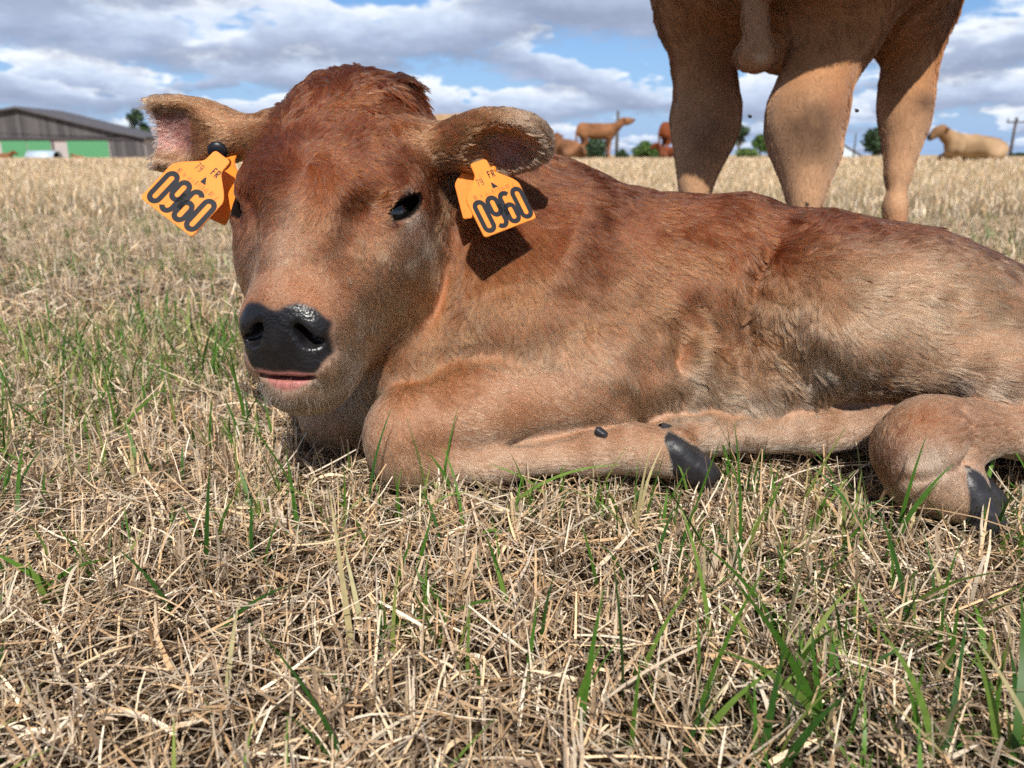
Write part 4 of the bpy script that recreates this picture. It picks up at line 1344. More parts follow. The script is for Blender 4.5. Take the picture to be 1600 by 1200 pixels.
    for px, py, h, lean, wd in HERO:
        dd = CAM_Z / (sp - (600 - py) / F_PX * cp)
        for r_ in range(2 if wd > 4.3 else 1):
            p_ = at(px, py, dd); hb.append(p_ + (rng.normal(0, .006) * r_, rng.normal(0, .008) * r_, -p_[2] - .002)); hh.append(h * (1 if r_ == 0 else rng.uniform(.5, .8))); hl.append(lean + rng.normal(0, .25) * r_); hw_.append(wd * .001)
    m = len(hb); hl = np.array(hl)
    bag.add(blades(np.array(hb), np.where(hl >= 0, 0, math.pi) + rng.normal(0, .5, m), R(88) - np.abs(hl) * .75, np.array(hh) * 1.6, np.array(hw_) * 1.15, np.abs(hl) * .7 + rng.normal(.1, .15, m),
                   rng.normal(0, .35, m), GREEN[rng.integers(0, 5, m)] * rng.uniform(.8, 1.15, (m, 1)), 9, .1, tw0=rng.normal(1.45, .3, m)))
    go = bag.make('green_grass', attr_mat('green_blade', rough=.45, spec=.35, transl=.35, var=.18, scale=140))
    tag(go, 'fresh green grass blades growing through the straw', kind='stuff')
# ================================================================== the standing bull calf behind
def grid_axes(lo, hi, h):
    return [np.arange(a, b + h, h) for a, b in zip(lo, hi)]

bull = empty('standing_calf', (.52, 1.50, 0))
tag(bull, 'tan young bull standing close behind the lying calf, only legs and belly in view', 'young bull')
B = Model()
def pr(d):            # photo pixels to metres at depth d
    return d / F_PX
def leg(pts, d, part='leg', k=.05):
    P_ = [at(x, y, dd if dd else d) for x, y, r, dd in pts]
    R_ = [r * pr(dd if dd else d) for x, y, r, dd in pts]
    B.chain(P_, R_, part, k)
dA, dB, dC = 1.62, 1.40, 1.60
leg([(1078, -60, 70, 0), (1090, 20, 58, 0), (1099, 110, 41, 0), (1104, 168, 46, 0), (1103, 195, 45, 0), (1097, 230, 37, 0), (1091, 258, 27, 0), (1086, 288, 19, 0), (1083, 400, 17, 0), (1084, 470, 27, 0), (1078, 505, 24, 0)], dA, k=.035)
leg([(1335, -40, 80, 0), (1312, 40, 60, 0), (1287, 100, 49, 0), (1263, 168, 53, 0), (1258, 205, 51, 0), (1260, 240, 41, 0), (1258, 270, 26, 0), (1256, 308, 20, 0), (1258, 440, 21, 0), (1257, 520, 31, 0), (1250, 560, 28, 0)], dB, k=.035)
leg([(1450, -40, 60, 0), (1440, 20, 48, 0), (1428, 70, 39, 0), (1417, 128, 34, 0), (1414, 168, 34, 0), (1412, 200, 29, 0), (1408, 235, 21, 0), (1403, 270, 15, 0), (1400, 325, 14, 0), (1402, 380, 15, 0), (1402, 460, 23, 0), (1400, 495, 22, 0)], dC, k=.03)
# belly, chest, sheath
B.el(np.array((.70, 1.72, .98)), (.26, .42, .36), part='torso', k=.08)
B.el(at(1215, -30, 1.66), (.12, .20, .095), part='torso', k=.06)
B.el(at(1230, 40, 1.62), (.075, .12, .070), part='torso', k=.06)
B.el(at(1390, 10, 1.55), (.085, .12, .072), part='torso', k=.06)
B.el(np.array((.53, 1.60, .98)), (.33, .46, .36), part='torso', k=.08)
B.chain([at(1176, -60, 1.36), at(1180, 20, 1.36), at(1184, 66, 1.37)], [.022, .020, .021], 'torso', k=.014)
B.el(at(1184, 88, 1.385), (.038, .034, .026), part='torso', k=.022)
B.el(at(1225, 85, 1.52), (.05, .05, .035), part='torso', k=.04)
gxb, gyb, gzb = grid_axes((.03, .98, -.01), (1.02, 2.3, 1.25), .0095)
def warpb(P):
    return fbm(P, 12, 2, 91) * .006
VB, QB = B.solve(gxb, gyb, gzb, warpb)
NB, FB = vnormals(VB, QB)
WB = B.weights(VB)
T_BODY = np.array(lin(194, 134, 86)); T_LEG = np.array(lin(206, 160, 122)); T_KNEE = np.array(lin(96, 70, 54)); T_RED = np.array(lin(158, 92, 56))
def hide_bull(P):
    n1 = fbm(P, 9, 3, 51); n2 = fbm(P, 40, 2, 52)
    c = lerp(T_BODY, T_LEG, sstep(.56 - P[:, 2] + n1 * .05, -.02, .16)[:, None])
    c = lerp(c, T_RED, (sstep(n1, .05, .6) * .5)[:, None])
    for px, py, d, r, a_ in ((1256, 186, dB - .06, .046, 1.0), (1275, 215, dB - .06, .042, .9), (1436, 165, dC - .03, .030, 1.0), (1105, 220, dA - .05, .05, .7)):
        m_ = np.exp(-(np.linalg.norm((P - at(px, py, d)) * (1, .6, 1), axis=1) / r) ** 2) * np.clip(.85 + .5 * fbm(P, 38, 2, 55), 0, 1)
        c = lerp(c, T_KNEE, (m_ * a_)[:, None])
    sheath = np.exp(-(np.linalg.norm((P - at(1181, 30, 1.35)) * (1, 1, .45), axis=1) / .04) ** 2)  # sheath lightened, bounced light painted into its colour
    c = lerp(c, T_LEG * 1.15, (sheath * .8)[:, None])
    tip = np.exp(-(np.linalg.norm(P - at(1192, 95, 1.352), axis=1) / .014) ** 2)
    c = lerp(c, np.array(lin(236, 206, 168)), np.clip(tip, 0, 1)[:, None])
    return c * (1 + .12 * n2)[:, None]
cb = hide_bull(VB)
hide_m = attr_mat('cattle_hide', rough=.8, spec=.15, var=.12, scale=180, bump=.3)
bull_hide, t = mat_new('bull_hide')
a = t.n('ShaderNodeAttribute', attribute_name='tint')
tcn = t.n('ShaderNodeTexCoord')
mp = t.n('ShaderNodeMapping', {'Vector': tcn.outputs['Object'], 'Scale': (1.0, 1.0, .16)})
wv = t.n('ShaderNodeTexNoise', {'Vector': tcn.outputs['Object'], 'Scale': 14.0, 'Detail': 3.0})
wo = t.n('ShaderNodeVectorMath', {0: wv.outputs['Color'], 1: (.05, .05, .05), 2: mp.outputs[0]}, operation='MULTIPLY_ADD')
st = t.n('ShaderNodeTexNoise', {'Vector': wo.outputs[0], 'Scale': 330.0, 'Detail': 5.0, 'Roughness': .65})
kk = t.n('ShaderNodeMapRange', {0: st.outputs[0], 1: .3, 2: .7, 3: .70, 4: 1.28})
cv = t.n('ShaderNodeVectorMath', {0: a.outputs['Color'], 'Scale': kk.outputs[0]}, operation='SCALE')
bp = t.n('ShaderNodeBump', {'Height': st.outputs[0], 'Strength': .5, 'Distance': .003})
b = t.n('ShaderNodeBsdfPrincipled', {'Base Color': cv.outputs[0], 'Roughness': .7, 'Specular IOR Level': .12, 'Sheen Weight': .25, 'Sheen Roughness': .4, 'Normal': bp.outputs[0]})
t.n('ShaderNodeOutputMaterial', {0: b})
link('body', mesh_np('body', VB, QB, bull_hide, True, cb * .72), bull)
for (x, y, d, s_) in ((1078, 515, dA, 1.0), (1250, 578, dB, 1.0), (1400, 508, dC, .9)):
    hb = at(x, y, d); hb[2] = .05
    add_hoof(hb + (-.017, 0, .0), (.0, -.6, -.8), (0, -.8, .6), .055 * s_, .026 * s_, .032 * s_, parent=bull)
    add_hoof(hb + (.019, 0, .0), (.0, -.6, -.8), (0, -.8, .6), .055 * s_, .026 * s_, .032 * s_, parent=bull)
if FUR:
    NB_H = 60000
    fcb = VB[QB].mean(1); fnb = NB[QB].mean(1)
    vw = fcb - np.array((0, 0, CAM_Z)); fac = -(fnb * vw).sum(1) / np.linalg.norm(vw, axis=1)
    wfb = ((sstep(fac, -.5, -.2) * sstep(-fac, -.55, -.2)) * .9 + .10 * (fac > 0) * sstep(fcb[:, 2], .5, .62) + .01) * (fcb[:, 2] < .85)
    P, NN, fid = scatter(VB, QB, FB, NB, NB_H, wfb)
    f = flow_from([(1100, 50, 0, 1), (1090, 150, .1, 1), (1130, 200, -.2, 1), (1090, 260, 0, 1), (1230, 30, .3, 1), (1190, 90, .6, 1), (1290, 60, 0, 1), (1290, 150, -.3, 1),
                   (1230, 180, .5, .9), (1290, 200, -.8, .6), (1260, 240, 0, 1), (1255, 300, 0, 1), (1400, 20, .6, 1), (1440, 60, -.7, .6), (1430, 110, -.9, .5), (1400, 130, .2, 1), (1430, 170, -.4, 1),
                   (1410, 230, 0, 1), (1400, 300, 0, 1), (1370, 60, -.3, 1), (1340, 40, .8, .5)], *project(P)[:2])
    T = f[:, :1] * CX - f[:, 1:] * CU
    T = T - NN * (T * NN).sum(1, keepdims=True); T /= np.linalg.norm(T, axis=1, keepdims=True) + 1e-6
    T = rotate_about(T, NN, .5 * vnoise(P, 22, 95) + rng.normal(0, .1, NB_H))
    hairy = sstep(P[:, 2], .50, .58)
    Lb = (.010 + .012 * hairy) * rng.uniform(.7, 1.2, NB_H)
    pts, lk = grow(P, NN, T, Lb, np.clip(rng.normal(.16, .04, NB_H) + .10 * hairy, .05, .8), .3 + .3 * hairy, 12, .6, 5, 8)
    hb_ = .72 * hide_bull(P) * (1 + .09 * lk + rng.normal(0, .04, NB_H))[:, None].clip(.5, 1.6)
    bull_m, t = mat_new('bull_fur')
    a = t.n('ShaderNodeAttribute', attribute_name='tint')
    b = t.n('ShaderNodeBsdfPrincipled', {'Base Color': a.outputs['Color'], 'Roughness': .55, 'Specular IOR Level': .25})
    t.n('ShaderNodeOutputMaterial', {0: b})
    make_curves('fur', pts, np.full((NB_H, 1), .00035) * np.array((1, 1, .9, .7, .2)), np.clip(hb_, .004, .9), bull_m, bull)

# ================================================================== cattle further off
def cattle(kind, colr, h=.034):
    """low detail animal in its own frame: x forward, standing height about 1.3, lying about .8; returns mesh arrays"""
    m = Model()
    A = lambda *p: np.array(p, float)
    leg_c = []
    if kind == 'standing':
        m.el(A(0, 0, .95), (.62, .21, .235), k=.1); m.el(A(-.52, 0, 1.0), (.26, .21, .25), k=.12); m.el(A(.45, 0, .93), (.25, .20, .27), k=.12)
        m.rc(A(-.62, 0, 1.20), A(.5, 0, 1.18), .09, .10, k=.1)
        for s_ in (-1, 1):
            m.chain([A(-.52, s_ * .15, .85), A(-.46, s_ * .16, .62), A(-.60, s_ * .15, .42), A(-.56, s_ * .15, .06)], [.13, .075, .038, .034], k=.06)
            m.chain([A(.45, s_ * .13, .75), A(.44, s_ * .13, .42), A(.46, s_ * .13, .06)], [.09, .046, .036], k=.05)
        m.chain([A(.46, 0, 1.02), A(.74, 0, 1.16), A(.98, 0, 1.34)], [.20, .145, .11], k=.10)
        m.chain([A(.96, 0, 1.36), A(1.14, 0, 1.36), A(1.40, 0, 1.40)], [.125, .115, .07], k=.06)
        m.rc(A(.98, 0, 1.28), A(1.30, 0, 1.33), .08, .05, k=.06)
        m.el(A(.98, .14, 1.42), (.05, .12, .05), k=.04); m.el(A(.98, -.14, 1.42), (.05, .12, .05), k=.04)
        m.chain([A(-.74, 0, 1.15), A(-.80, 0, .9), A(-.78, 0, .45)], [.045, .03, .04], k=.04)
        lo, hi = (-1.0, -.45, -.02), (1.55, .45, 1.65)
    elif kind == 'lying':
        m.el(A(0, 0, .38), (.75, .30, .28), k=.08); m.el(A(-.58, 0, .32), (.34, .30, .23), k=.10); m.el(A(.55, 0, .40), (.28, .25, .29), k=.10)
        m.rc(A(-.62, 0, .50), A(.0, 0, .62), .05, .06, k=.08); m.rc(A(.0, 0, .62), A(.58, 0, .66), .06, .07, k=.08)
        m.el(A(-.48, -.24, .26), (.30, .14, .20), k=.08); m.el(A(-.48, .24, .26), (.30, .14, .20), k=.08)
        m.chain([A(.45, -.2, .22), A(.75, -.22, .10), A(.50, -.26, .07)], [.12, .08, .05], k=.05)
        m.chain([A(-.30, -.36, .18), A(-.05, -.42, .08), A(-.55, -.44, .07)], [.11, .06, .045], k=.05)
        m.chain([A(.58, 0, .50), A(.82, 0, .64), A(.98, 0, .76)], [.22, .16, .12], k=.1)
        m.chain([A(.98, 0, .80), A(1.10, 0, .75), A(1.28, 0, .62)], [.135, .13, .09], k=.05)
        m.rc(A(-.30, -.20, .50), A(-.44, -.26, .44), .06, .05, k=.06); m.rc(A(-.30, .20, .50), A(-.44, .26, .44), .06, .05, k=.06)
        m.rc(A(.42, -.20, .52), A(.56, -.27, .28), .07, .09, k=.06); m.rc(A(.42, .20, .52), A(.56, .27, .28), .07, .09, k=.06)
        m.el(A(.95, .16, .82), (.05, .12, .05), k=.04); m.el(A(.95, -.16, .82), (.05, .12, .05), k=.04)
        m.chain([A(-.86, 0, .45), A(-.95, -.1, .2), A(-.8, -.2, .06)], [.05, .035, .04], k=.04)
        lo, hi = (-1.1, -.6, -.02), (1.5, .6, 1.1)
    v, q = m.solve(*grid_axes(lo, hi, h), warp=lambda P: fbm(P, 3.5, 2, 13) * .02)
    n1 = fbm(v, 3.0, 3, 14); 
    c0 = np.array(colr)
    pale = np.clip(c0 * 1.25 + .05, 0, .8)
    zt = .55 if kind == 'standing' else .25
    c = lerp(c0 * .9, c0 * 1.05, sstep(n1, -.4, .4)[:, None])
    c = lerp(c, pale, (sstep(zt - v[:, 2], -.02, .25) * .8)[:, None])
    if kind == 'lying':
        c = lerp(c, pale, (np.exp(-(((v[:, 0] + .45) / .28) ** 2 + ((v[:, 2] - .22) / .16) ** 2)) * .9)[:, None])
        c = lerp(c, c0 * (.60, .48, .42), (sstep(v[:, 0], .72, .92) * .85)[:, None])
        c = lerp(c, c0 * .30, sstep(-v[:, 0], .84, .92)[:, None])
        c = lerp(c, c0 * .55, (np.exp(-(((v[:, 0] - .10) / .20) ** 2 + ((v[:, 2] - .42) / .14) ** 2)) * .5)[:, None])
    else:
        c = lerp(c, c0 * .5, (sstep(.80 - v[:, 2], -.03, .06) * sstep(v[:, 2], .55, .68) * .7)[:, None])  # shade under the belly painted into the hide colour
    muzzle = v[:, 0] > (1.42 if kind == 'standing' else 1.31)
    c[muzzle] = (.05, .04, .035)
    return v, q, c

def put_cattle(kind, name, label, cat, colr, px, py, d, size, rz, sink=0.0, tilt=0.0, group='cattle resting and standing far off in the field'):
    v, q, c = cattle(kind, colr)
    if tilt:
        mv = v[:, 0] > .4
        pass
    a = math.cos(rz), math.sin(rz)
    w_ = at(px, py, d)
    z0 = float(gh(w_[0], w_[1])) - sink
    V_ = np.stack(((v[:, 0] * a[0] - v[:, 1] * a[1]) * size + w_[0], (v[:, 0] * a[1] + v[:, 1] * a[0]) * size + w_[1], v[:, 2] * size + z0), 1)
    o = link(name, mesh_np(name, V_, q, hide_far, True, c))
    tag(o, label, cat, group)
    return o
hide_far = attr_mat('cattle_hide_far', rough=.85, spec=.1, var=.38, scale=2.6)
H_TAN = tuple(.62 * c for c in lin(164, 114, 80)); H_PALE = tuple(.60 * c for c in lin(204, 168, 130)); H_RED = tuple(.62 * c for c in lin(146, 80, 50))
put_cattle('standing', 'standing_cow', 'brown cow standing sideways with raised head on the horizon, right of the calf ear', 'cow', H_TAN, 932, 249, 29, 1.02, R(12))
put_cattle('lying', 'lying_cow', 'tan cow lying beside the hind legs of the standing brown cow', 'cow', H_TAN, 888, 249, 26, .98, R(112))
put_cattle('standing', 'standing_cow', 'reddish cow half hidden behind the left leg of the young bull', 'cow', H_RED, 1058, 249, 28, 1.0, R(20))
put_cattle('lying', 'lying_cow', 'small red cow lying under the reddish standing cow', 'cow', H_RED, 1050, 249, 32, .7, R(185))
put_cattle('lying', 'lying_cow', 'pale cream cow lying on the horizon beside the far right utility pole', 'cow', H_PALE, 1520, 247, 17.5, .86, R(186))
put_cattle('standing', 'standing_cow', 'pale cow whose back shows between the crown and right ear of the calf', 'cow', H_PALE, 690, 249, 26, 1.15, R(175))
put_cattle('lying', 'lying_cow', 'tan cow lying at the left picture edge before the green barn doors', 'cow', H_TAN, 4, 247, 44, .62, R(10), sink=.12)
put_cattle('lying', 'lying_cow', 'small tan cow lying before the right-hand green barn door', 'cow', H_TAN, 123, 247, 46, .42, R(170), sink=.08)

# ================================================================== barn and far things
def boxm(lo, hi):
    bm = bmesh.new()
    bmesh.ops.create_cube(bm, size=1.0)
    for v in bm.verts:
        v.co = Vector([lerp(lo[i], hi[i], v.co[i] + .5) for i in range(3)])
    return bm
def boards_mat(name, c0, c1, step):
    m, t = mat_new(name)
    tcn = t.n('ShaderNodeTexCoord')
    sp_ = t.n('ShaderNodeSeparateXYZ', {0: tcn.outputs['Object']})
    ix = t.math('FLOOR', t.math('DIVIDE', sp_.outputs[0], step))
    wn = t.n('ShaderNodeTexWhiteNoise', {'W': ix}, noise_dimensions='1D')
    nz = t.n('ShaderNodeTexNoise', {'Vector': tcn.outputs['Object'], 'Scale': 1.2, 'Detail': 6.0})
    f = t.math('ADD', t.math('MULTIPLY', wn.outputs[0], .6), t.math('MULTIPLY', nz.outputs[0], .4))
    c = t.mix(f, c0, c1)
    b = t.n('ShaderNodeBsdfPrincipled', {'Base Color': c, 'Roughness': .85, 'Specular IOR Level': .1})
    t.n('ShaderNodeOutputMaterial', {0: b})
    return m
BD = 95.0                                             # metres to the barn front
def bx(px): return (px - 800) / F_PX * BD * 1.0
cz = lambda py: at(0, py, BD)[2]
by = at(0, 230, BD)[1]
z_g = float(gh(bx(60), by)) - .4
wood_m = boards_mat('weathered_boards', lin(64, 62, 65), lin(104, 100, 102), .45)
green_m = simple_mat('green_sheeting', lin(84, 146, 104), rough=.6, var=.08, scale=.6)
gap_m = simple_mat('pale_panel', lin(176, 166, 166), rough=.8, var=.12, scale=1.0)
roof_m = simple_mat('fibre_cement_roof', lin(88, 86, 92), rough=.85, var=.2, scale=.8)
steel_m = simple_mat('steel_edge', lin(70, 62, 66), rough=.7, var=.2, scale=2)
barn = empty('barn', (bx(40), by, z_g))
tag(barn, 'wide low barn with weathered grey gable boards above green sliding doors', 'barn')
xl, xr, xp = bx(-150), bx(228), bx(39)
ze_l, ze_r, zp = cz(214), cz(219), cz(171)
zb = cz(216)
bm = bmesh.new()
xm = bx(182)
prof = [(xl, zb), (xr, zb), (xr, ze_r + .1), (xm, cz(207)), (xp, zp), (xl, ze_l - .2 + 1.0)]
fr = [bm.verts.new((x, by, z)) for x, z in prof]; bk = [bm.verts.new((x, by + 9, z)) for x, z in prof]
bm.faces.new(fr); bm.faces.new(bk[::-1])
for i in range(len(prof)):
    bm.faces.new((fr[i], fr[(i + 1) % 6], bk[(i + 1) % 6], bk[i]))
bmesh.ops.recalc_face_normals(bm, faces=bm.faces)
link('gable_wall', bm_mesh('gable_wall', bm, wood_m, False), barn)
def roof_slab(x0, z0, x1, z1):
    bm = bmesh.new(); th = .25
    v = [bm.verts.new(p) for p in ((x0, by - .6, z0), (x1, by - .6, z1), (x1, by + 9.5, z1), (x0, by + 9.5, z0),
                                   (x0, by - .6, z0 + th), (x1, by - .6, z1 + th), (x1, by + 9.5, z1 + th), (x0, by + 9.5, z0 + th))]
    for f in ((0, 1, 2, 3), (4, 5, 6, 7), (0, 1, 5, 4), (1, 2, 6, 5), (2, 3, 7, 6), (3, 0, 4, 7)):
        bm.faces.new([v[i] for i in f])
    bmesh.ops.recalc_face_normals(bm, faces=bm.faces)
    return bm
link('roof', bm_mesh('roof', roof_slab(xl - .5, ze_l + .83, xp, zp + .03), roof_m, False), barn)
link('roof', bm_mesh('roof', roof_slab(xp + .01, zp + .03, xm, cz(207) + .03), roof_m, False), barn)
link('roof', bm_mesh('roof', roof_slab(xm + .01, cz(207) + .03, xr + .4, ze_r + .13), roof_m, False), barn)
def front(name, px0, px1, py0, mat, y0=.12, y1=.02):
    return link(name, bm_mesh(name, boxm((bx(px0), by - y0, z_g), (bx(px1), by + y1, cz(py0) - .01)), mat, False), barn)
front('lower_wall', -148, 227, 217.6, gap_m, .02, 8.9)
link('beam', bm_mesh('beam', boxm((xl, by - .22, cz(219)), (xr, by - .021, cz(215.3))), steel_m, False), barn)
for a, b_ in ((-60, -4), (3, 42), (43.5, 80), (106, 170)):
    front('sliding_door', a, b_, 219.2, green_m)
front('board_wall', 172, 226, 219.2, wood_m, .10)
front('door_post', 82, 85, 219.2, steel_m, .10)

# silver half-round hut in front of the barn
hut_m = simple_mat('galvanised_sheet', lin(176, 190, 204), rough=.45, var=.1, scale=2, spec=.5)
dark_m = simple_mat('shaded_interior_dark', lin(30, 27, 26), rough=.9, var=.3, scale=3)
HD = 60.0
hx0, hx1 = at(46, 240, HD)[0], at(90, 240, HD)[0]; hy = at(0, 240, HD)[1]
hz_ = float(gh(hx0, hy)) - .1
hut_top = at(0, 235.5, HD)[2]
hut = empty('calf_shelter', ((hx0 + hx1) / 2, hy, hz_))
tag(hut, 'low silvery half-round calf shelter with a dark open end before the barn', 'shelter')
rr = max(.5, hut_top - hz_)
def tunnel(x0, x1, r, th, yc):
    bm = bmesh.new(); n = 16
    rows = []
    for x in (x0, x1):
        for r_ in (r, r - th):
            rows.append([bm.verts.new((x, yc - r_ * math.cos(math.pi * i / n), hz_ + r_ * math.sin(math.pi * i / n))) for i in range(n + 1)])
    def strip(a, b):
        for i in range(n):
            bm.faces.new((a[i], a[i + 1], b[i + 1], b[i]))
    strip(rows[0], rows[2]); strip(rows[1], rows[3]); strip(rows[0], rows[1]); strip(rows[2], rows[3])
    bmesh.ops.recalc_face_normals(bm, faces=bm.faces)
    return bm
link('roof_arch', bm_mesh('roof_arch', tunnel(hx0, hx1, rr, .04, hy), hut_m, True), hut)
bm = bmesh.new(); n = 16
vs = [bm.verts.new((hx1 - .25, hy - (rr - .05) * math.cos(math.pi * i / n), hz_ + (rr - .05) * math.sin(math.pi * i / n))) for i in range(n + 1)]
bm.faces.new(vs)
bmesh.ops.solidify(bm, geom=bm.faces[:], thickness=.05)
link('interior_shade_sheet', bm_mesh('interior_shade_sheet', bm, dark_m, False), hut)  # dark sheet standing for the shade inside the open end

# ---- trees and bushes
leaf_m = attr_mat('foliage', rough=.6, spec=.2, transl=.25, var=.15, scale=3)
bark_m = simple_mat('bark', lin(78, 66, 54), rough=.9, var=.3, scale=6)
def tree(name, label, px, py_base, d, w_px, h_px, colr, cat='tree', bush=False, group='trees and bushes along the horizon', seed=0):
    r_ = np.random.default_rng(500 + seed)
    w_ = at(px, py_base, d)
    x0, y0 = w_[0], w_[1]; z0 = float(gh(x0, y0)) - .05
    ztop = at(px, py_base - h_px, d)[2]
    H = max(ztop - z0, .8); Wd = w_px / F_PX * d / 2
    root = empty(name, (x0, y0, z0))
    tag(root, label, cat, group)
    # trunk and limbs
    pts = [np.array((x0, y0, z0))]
    m_v, m_q, o = [], [], 0
    def tube(a, b, ra, rb):
        nonlocal o
        ax = unit(b - a); F_ = frame(ax, (0.3, .9, .2))
        ring = []
        for c_, r in ((a, ra), (b, rb)):
            for j in range(7):
                an = 2 * math.pi * j / 7
                ring.append(c_ + (F_[1] * math.cos(an) + F_[2] * math.sin(an)) * r)
        m_v.append(np.array(ring)); m_q.append(np.array([(j, (j + 1) % 7, 7 + (j + 1) % 7, 7 + j) for j in range(7)]) + o); o += 14
    base = np.array((x0, y0, z0)); fork = base + (0, 0, H * (.15 if bush else .32))
    tube(base, fork, H * .03 + .05, H * .022 + .03)
    lobes = []
    nl = 9 if bush else 14
    for i in range(nl):
        a = r_.uniform(0, 6.283); rr_ = Wd * math.sqrt(r_.random()) * .72
        zz = z0 + H * (r_.uniform(.18, .80) if bush else r_.uniform(.38, .85))
        lim = 1 - .55 * max(0, (zz - z0) / H - .5) * 2
        c_ = np.array((x0 + rr_ * math.cos(a) * lim, y0 + rr_ * math.sin(a) * lim, zz))
        lobes.append((c_, Wd * r_.uniform(.26, .42)))
        tube(fork, c_, H * .014 + .02, .02)
    lobes.append((np.array((x0, y0, z0 + H * .86)), Wd * .3))
    link('trunk', mesh_np('trunk', np.concatenate(m_v), np.concatenate(m_q), bark_m, True), root)
    n = int(2600 if not bush else 2200)
    L_i = r_.integers(0, len(lobes), n)
    dirs = r_.normal(0, 1, (n, 3)); dirs /= np.linalg.norm(dirs, axis=1, keepdims=True)
    rad_ = np.array([l[1] for l in lobes])[L_i]
    C_ = np.array([l[0] for l in lobes])[L_i] + dirs * (rad_ * r_.uniform(.35, 1.08, n))[:, None] * (1, 1, .85)
    C_[:, 2] = np.clip(C_[:, 2], z0 + .1 * H, z0 + H * 1.02)
    s_ = Wd * r_.uniform(.05, .11, n)
    a1 = r_.normal(0, 1, (n, 3)); a1 /= np.linalg.norm(a1, axis=1, keepdims=True)
    a2 = np.cross(a1, r_.normal(0, 1, (n, 3))); a2 /= np.linalg.norm(a2, axis=1, keepdims=True)
    V_ = np.stack((C_ - a1 * s_[:, None], C_ + a2 * s_[:, None] * .6, C_ + a1 * s_[:, None], C_ - a2 * s_[:, None] * .6), 1).reshape(-1, 3)
    q = np.arange(4 * n).reshape(-1, 4)
    cc = np.array(colr) * r_.uniform(.6, 1.35, (n, 1)) * (.85 + .3 * r_.random(len(lobes)))[L_i][:, None]
    link('crown', mesh_np('crown', V_, q, leaf_m, False, np.repeat(cc, 4, 0)), root)
G1 = lin(76, 100, 58); G2 = lin(92, 118, 62); G3 = lin(72, 92, 66); G4 = lin(110, 132, 74)
tree('bush', 'low round green bush between the brown cow and the reddish cow', 1006, 248, 70, 58, 26, G2, 'bush', True, seed=1)
tree('bush', 'dark bush behind the legs of the standing brown cow', 928, 248, 72, 66, 30, G3, 'bush', True, seed=2)
tree('bush', 'small dark bush just right of the head of the standing brown cow', 972, 248, 80, 26, 15, G3, 'bush', True, seed=3)
tree('tree', 'taller grey-green tree against the left leg of the young bull', 1153, 248, 110, 36, 57, G3, seed=4)
tree('tree', 'rounded mid-green tree between the two left legs of the young bull', 1187, 248, 105, 32, 40, G2, seed=5)
tree('bush', 'low hedge bush at the foot of the rounded mid-green tree', 1168, 248, 100, 44, 15, G4, 'bush', True, seed=6)
tree('bush', 'low dark bush touching the middle leg of the young bull', 1206, 248, 100, 22, 17, G3, 'bush', True, seed=7)
tree('tree', 'broad dark round tree beside the right leg of the young bull', 1372, 248, 85, 78, 46, G3, seed=8)
tree('tree', 'dark tree peeping out behind the left ear of the calf', 222, 248, 130, 42, 84, G3, seed=9)
tree('bush', 'thin line of shrub behind the lying cream cow', 1590, 249, 120, 30, 10, G3, 'bush', True, seed=10)

# ---- poles
pole_m = simple_mat('pole_wood', lin(84, 78, 74), rough=.85, var=.2, scale=4)
def tube_bm(bm, a, b, r0, r1, seg=10):
    d = Vector(b) - Vector(a)
    g_ = bmesh.ops.create_cone(bm, cap_ends=True, segments=seg, radius1=r0, radius2=r1, depth=d.length)
    Mx = d.to_track_quat('Z', 'Y').to_matrix().to_4x4(); Mx.translation = (Vector(a) + Vector(b)) / 2
    bmesh.ops.transform(bm, verts=g_['verts'], matrix=Mx)
def pole(label, px, py_top, d, r, arm, name='utility_pole'):
    w_ = at(px, 248, d); z0 = float(gh(w_[0], w_[1])) - .3
    top = at(px, py_top, d)[2]
    root = empty(name, (w_[0], w_[1], z0)); tag(root, label, 'pole')
    bm = bmesh.new(); tube_bm(bm, (w_[0], w_[1], z0), (w_[0], w_[1], top), r, r * .7)
    link('post', bm_mesh('post', bm, pole_m), root)
    if arm:
        bm = bmesh.new(); tube_bm(bm, (w_[0] - arm, w_[1] - r * 1.3, top - .45), (w_[0] + arm, w_[1] - r * 1.3, top - .45), .07, .07, 6)
        link('crossarm', bm_mesh('crossarm', bm, pole_m), root)
        for s_ in (-.9, 0, .9):
            bm = bmesh.new(); tube_bm(bm, (w_[0] + arm * s_, w_[1] - r * 1.3, top - .38), (w_[0] + arm * s_, w_[1] - r * 1.3, top - .02), .05, .03, 6)
            link('insulator', bm_mesh('insulator', bm, pole_m), root)
    return root
pole('wooden utility pole with a crossarm at the far right above the cream cow', 1577, 184, 75, .16, 1.0)
pole('dark pole rising behind the head of the standing brown cow', 963, 174, 90, .22, 0)
pole('thin post at the left side of the broad dark round tree', 1333, 208, 84, .10, 0, 'post')

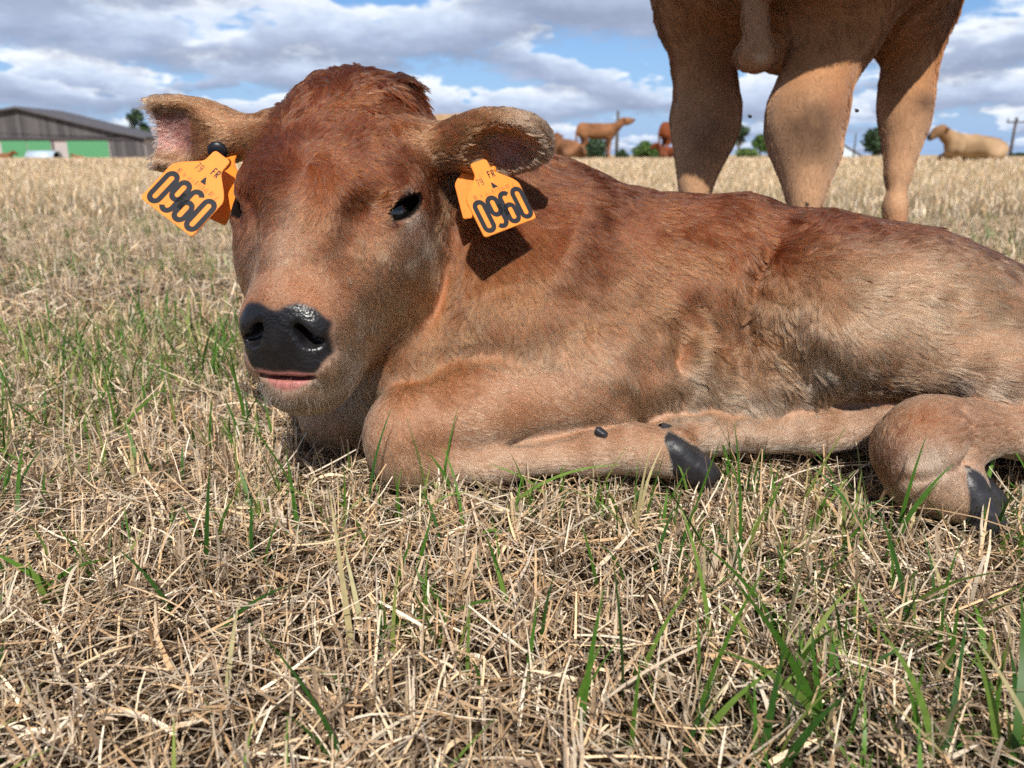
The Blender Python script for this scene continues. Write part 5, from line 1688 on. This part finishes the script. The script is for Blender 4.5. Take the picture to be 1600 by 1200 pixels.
# ---- pale roof of a distant greenhouse
gh_m = simple_mat('pale_sheet_roof', lin(196, 208, 222), rough=.5, var=.05, scale=1.0)
gd = 120.0
gx0, gx1 = at(1262, 240, gd)[0], at(1350, 240, gd)[0]; gy_0 = at(0, 240, gd)[1]; zt = at(0, 214, gd)[2]; zb_ = float(gh(gx0, gy_0)) - .2
house = empty('greenhouse', ((gx0 + gx1) / 2, gy_0, zb_))
tag(house, 'pale sloping roof of a far greenhouse between the bull legs and the broad tree', 'greenhouse')
bm = bmesh.new()
xa = at(1296, 240, gd)[0]
prof = [(gx0, zb_), (gx1, zb_), (gx1, at(0, 247, gd)[2] + .1), (xa, zt), (gx0, at(0, 240, gd)[2])]
fr = [bm.verts.new((x, gy_0, z)) for x, z in prof]; bk = [bm.verts.new((x, gy_0 + 20, z)) for x, z in prof]
bm.faces.new(fr); bm.faces.new(bk[::-1])
for i in range(5):
    bm.faces.new((fr[i], fr[(i + 1) % 5], bk[(i + 1) % 5], bk[i]))
bmesh.ops.recalc_face_normals(bm, faces=bm.faces)
link('shell', bm_mesh('shell', bm, gh_m, False), house)
bm = bmesh.new()
tube_bm(bm, (xa, gy_0 - .1, zt + .02), (gx1, gy_0 - .1, at(0, 247, gd)[2] + .12), .10, .10, 6)
link('roof_edge', bm_mesh('roof_edge', bm, steel_m, False), house)

# ---- flies in the air between the legs
def fly(label, px, py, d):
    c = at(px, py, d)
    root = empty('fly', tuple(c)); tag(root, label, 'fly', 'flies in the air around the young bull')
    bm = bmesh.new()
    bmesh.ops.create_uvsphere(bm, u_segments=12, v_segments=8, radius=1)
    for v in bm.verts:
        v.co = Vector((v.co.x * .0034 + c[0], v.co.y * .0024 + c[1], v.co.z * .0026 + c[2]))
    link('body', bm_mesh('body', bm, button_m), root)
    for s_ in (-1, 1):
        bm = bmesh.new()
        vs = [bm.verts.new(Vector(c) + Vector(p)) for p in ((0, 0, .002), (-.002, s_ * .003, .0030), (-.0045, s_ * .0028, .0028), (-.0038, s_ * .0008, .002))]
        bm.faces.new(vs)
        link('wing', bm_mesh('wing', bm, button_m, False), root)
fly('dark fly in the air between the left and middle bull legs', 1172, 182, 1.25)
fly('dark fly in the air between the middle and right bull legs', 1339, 173, 1.2)
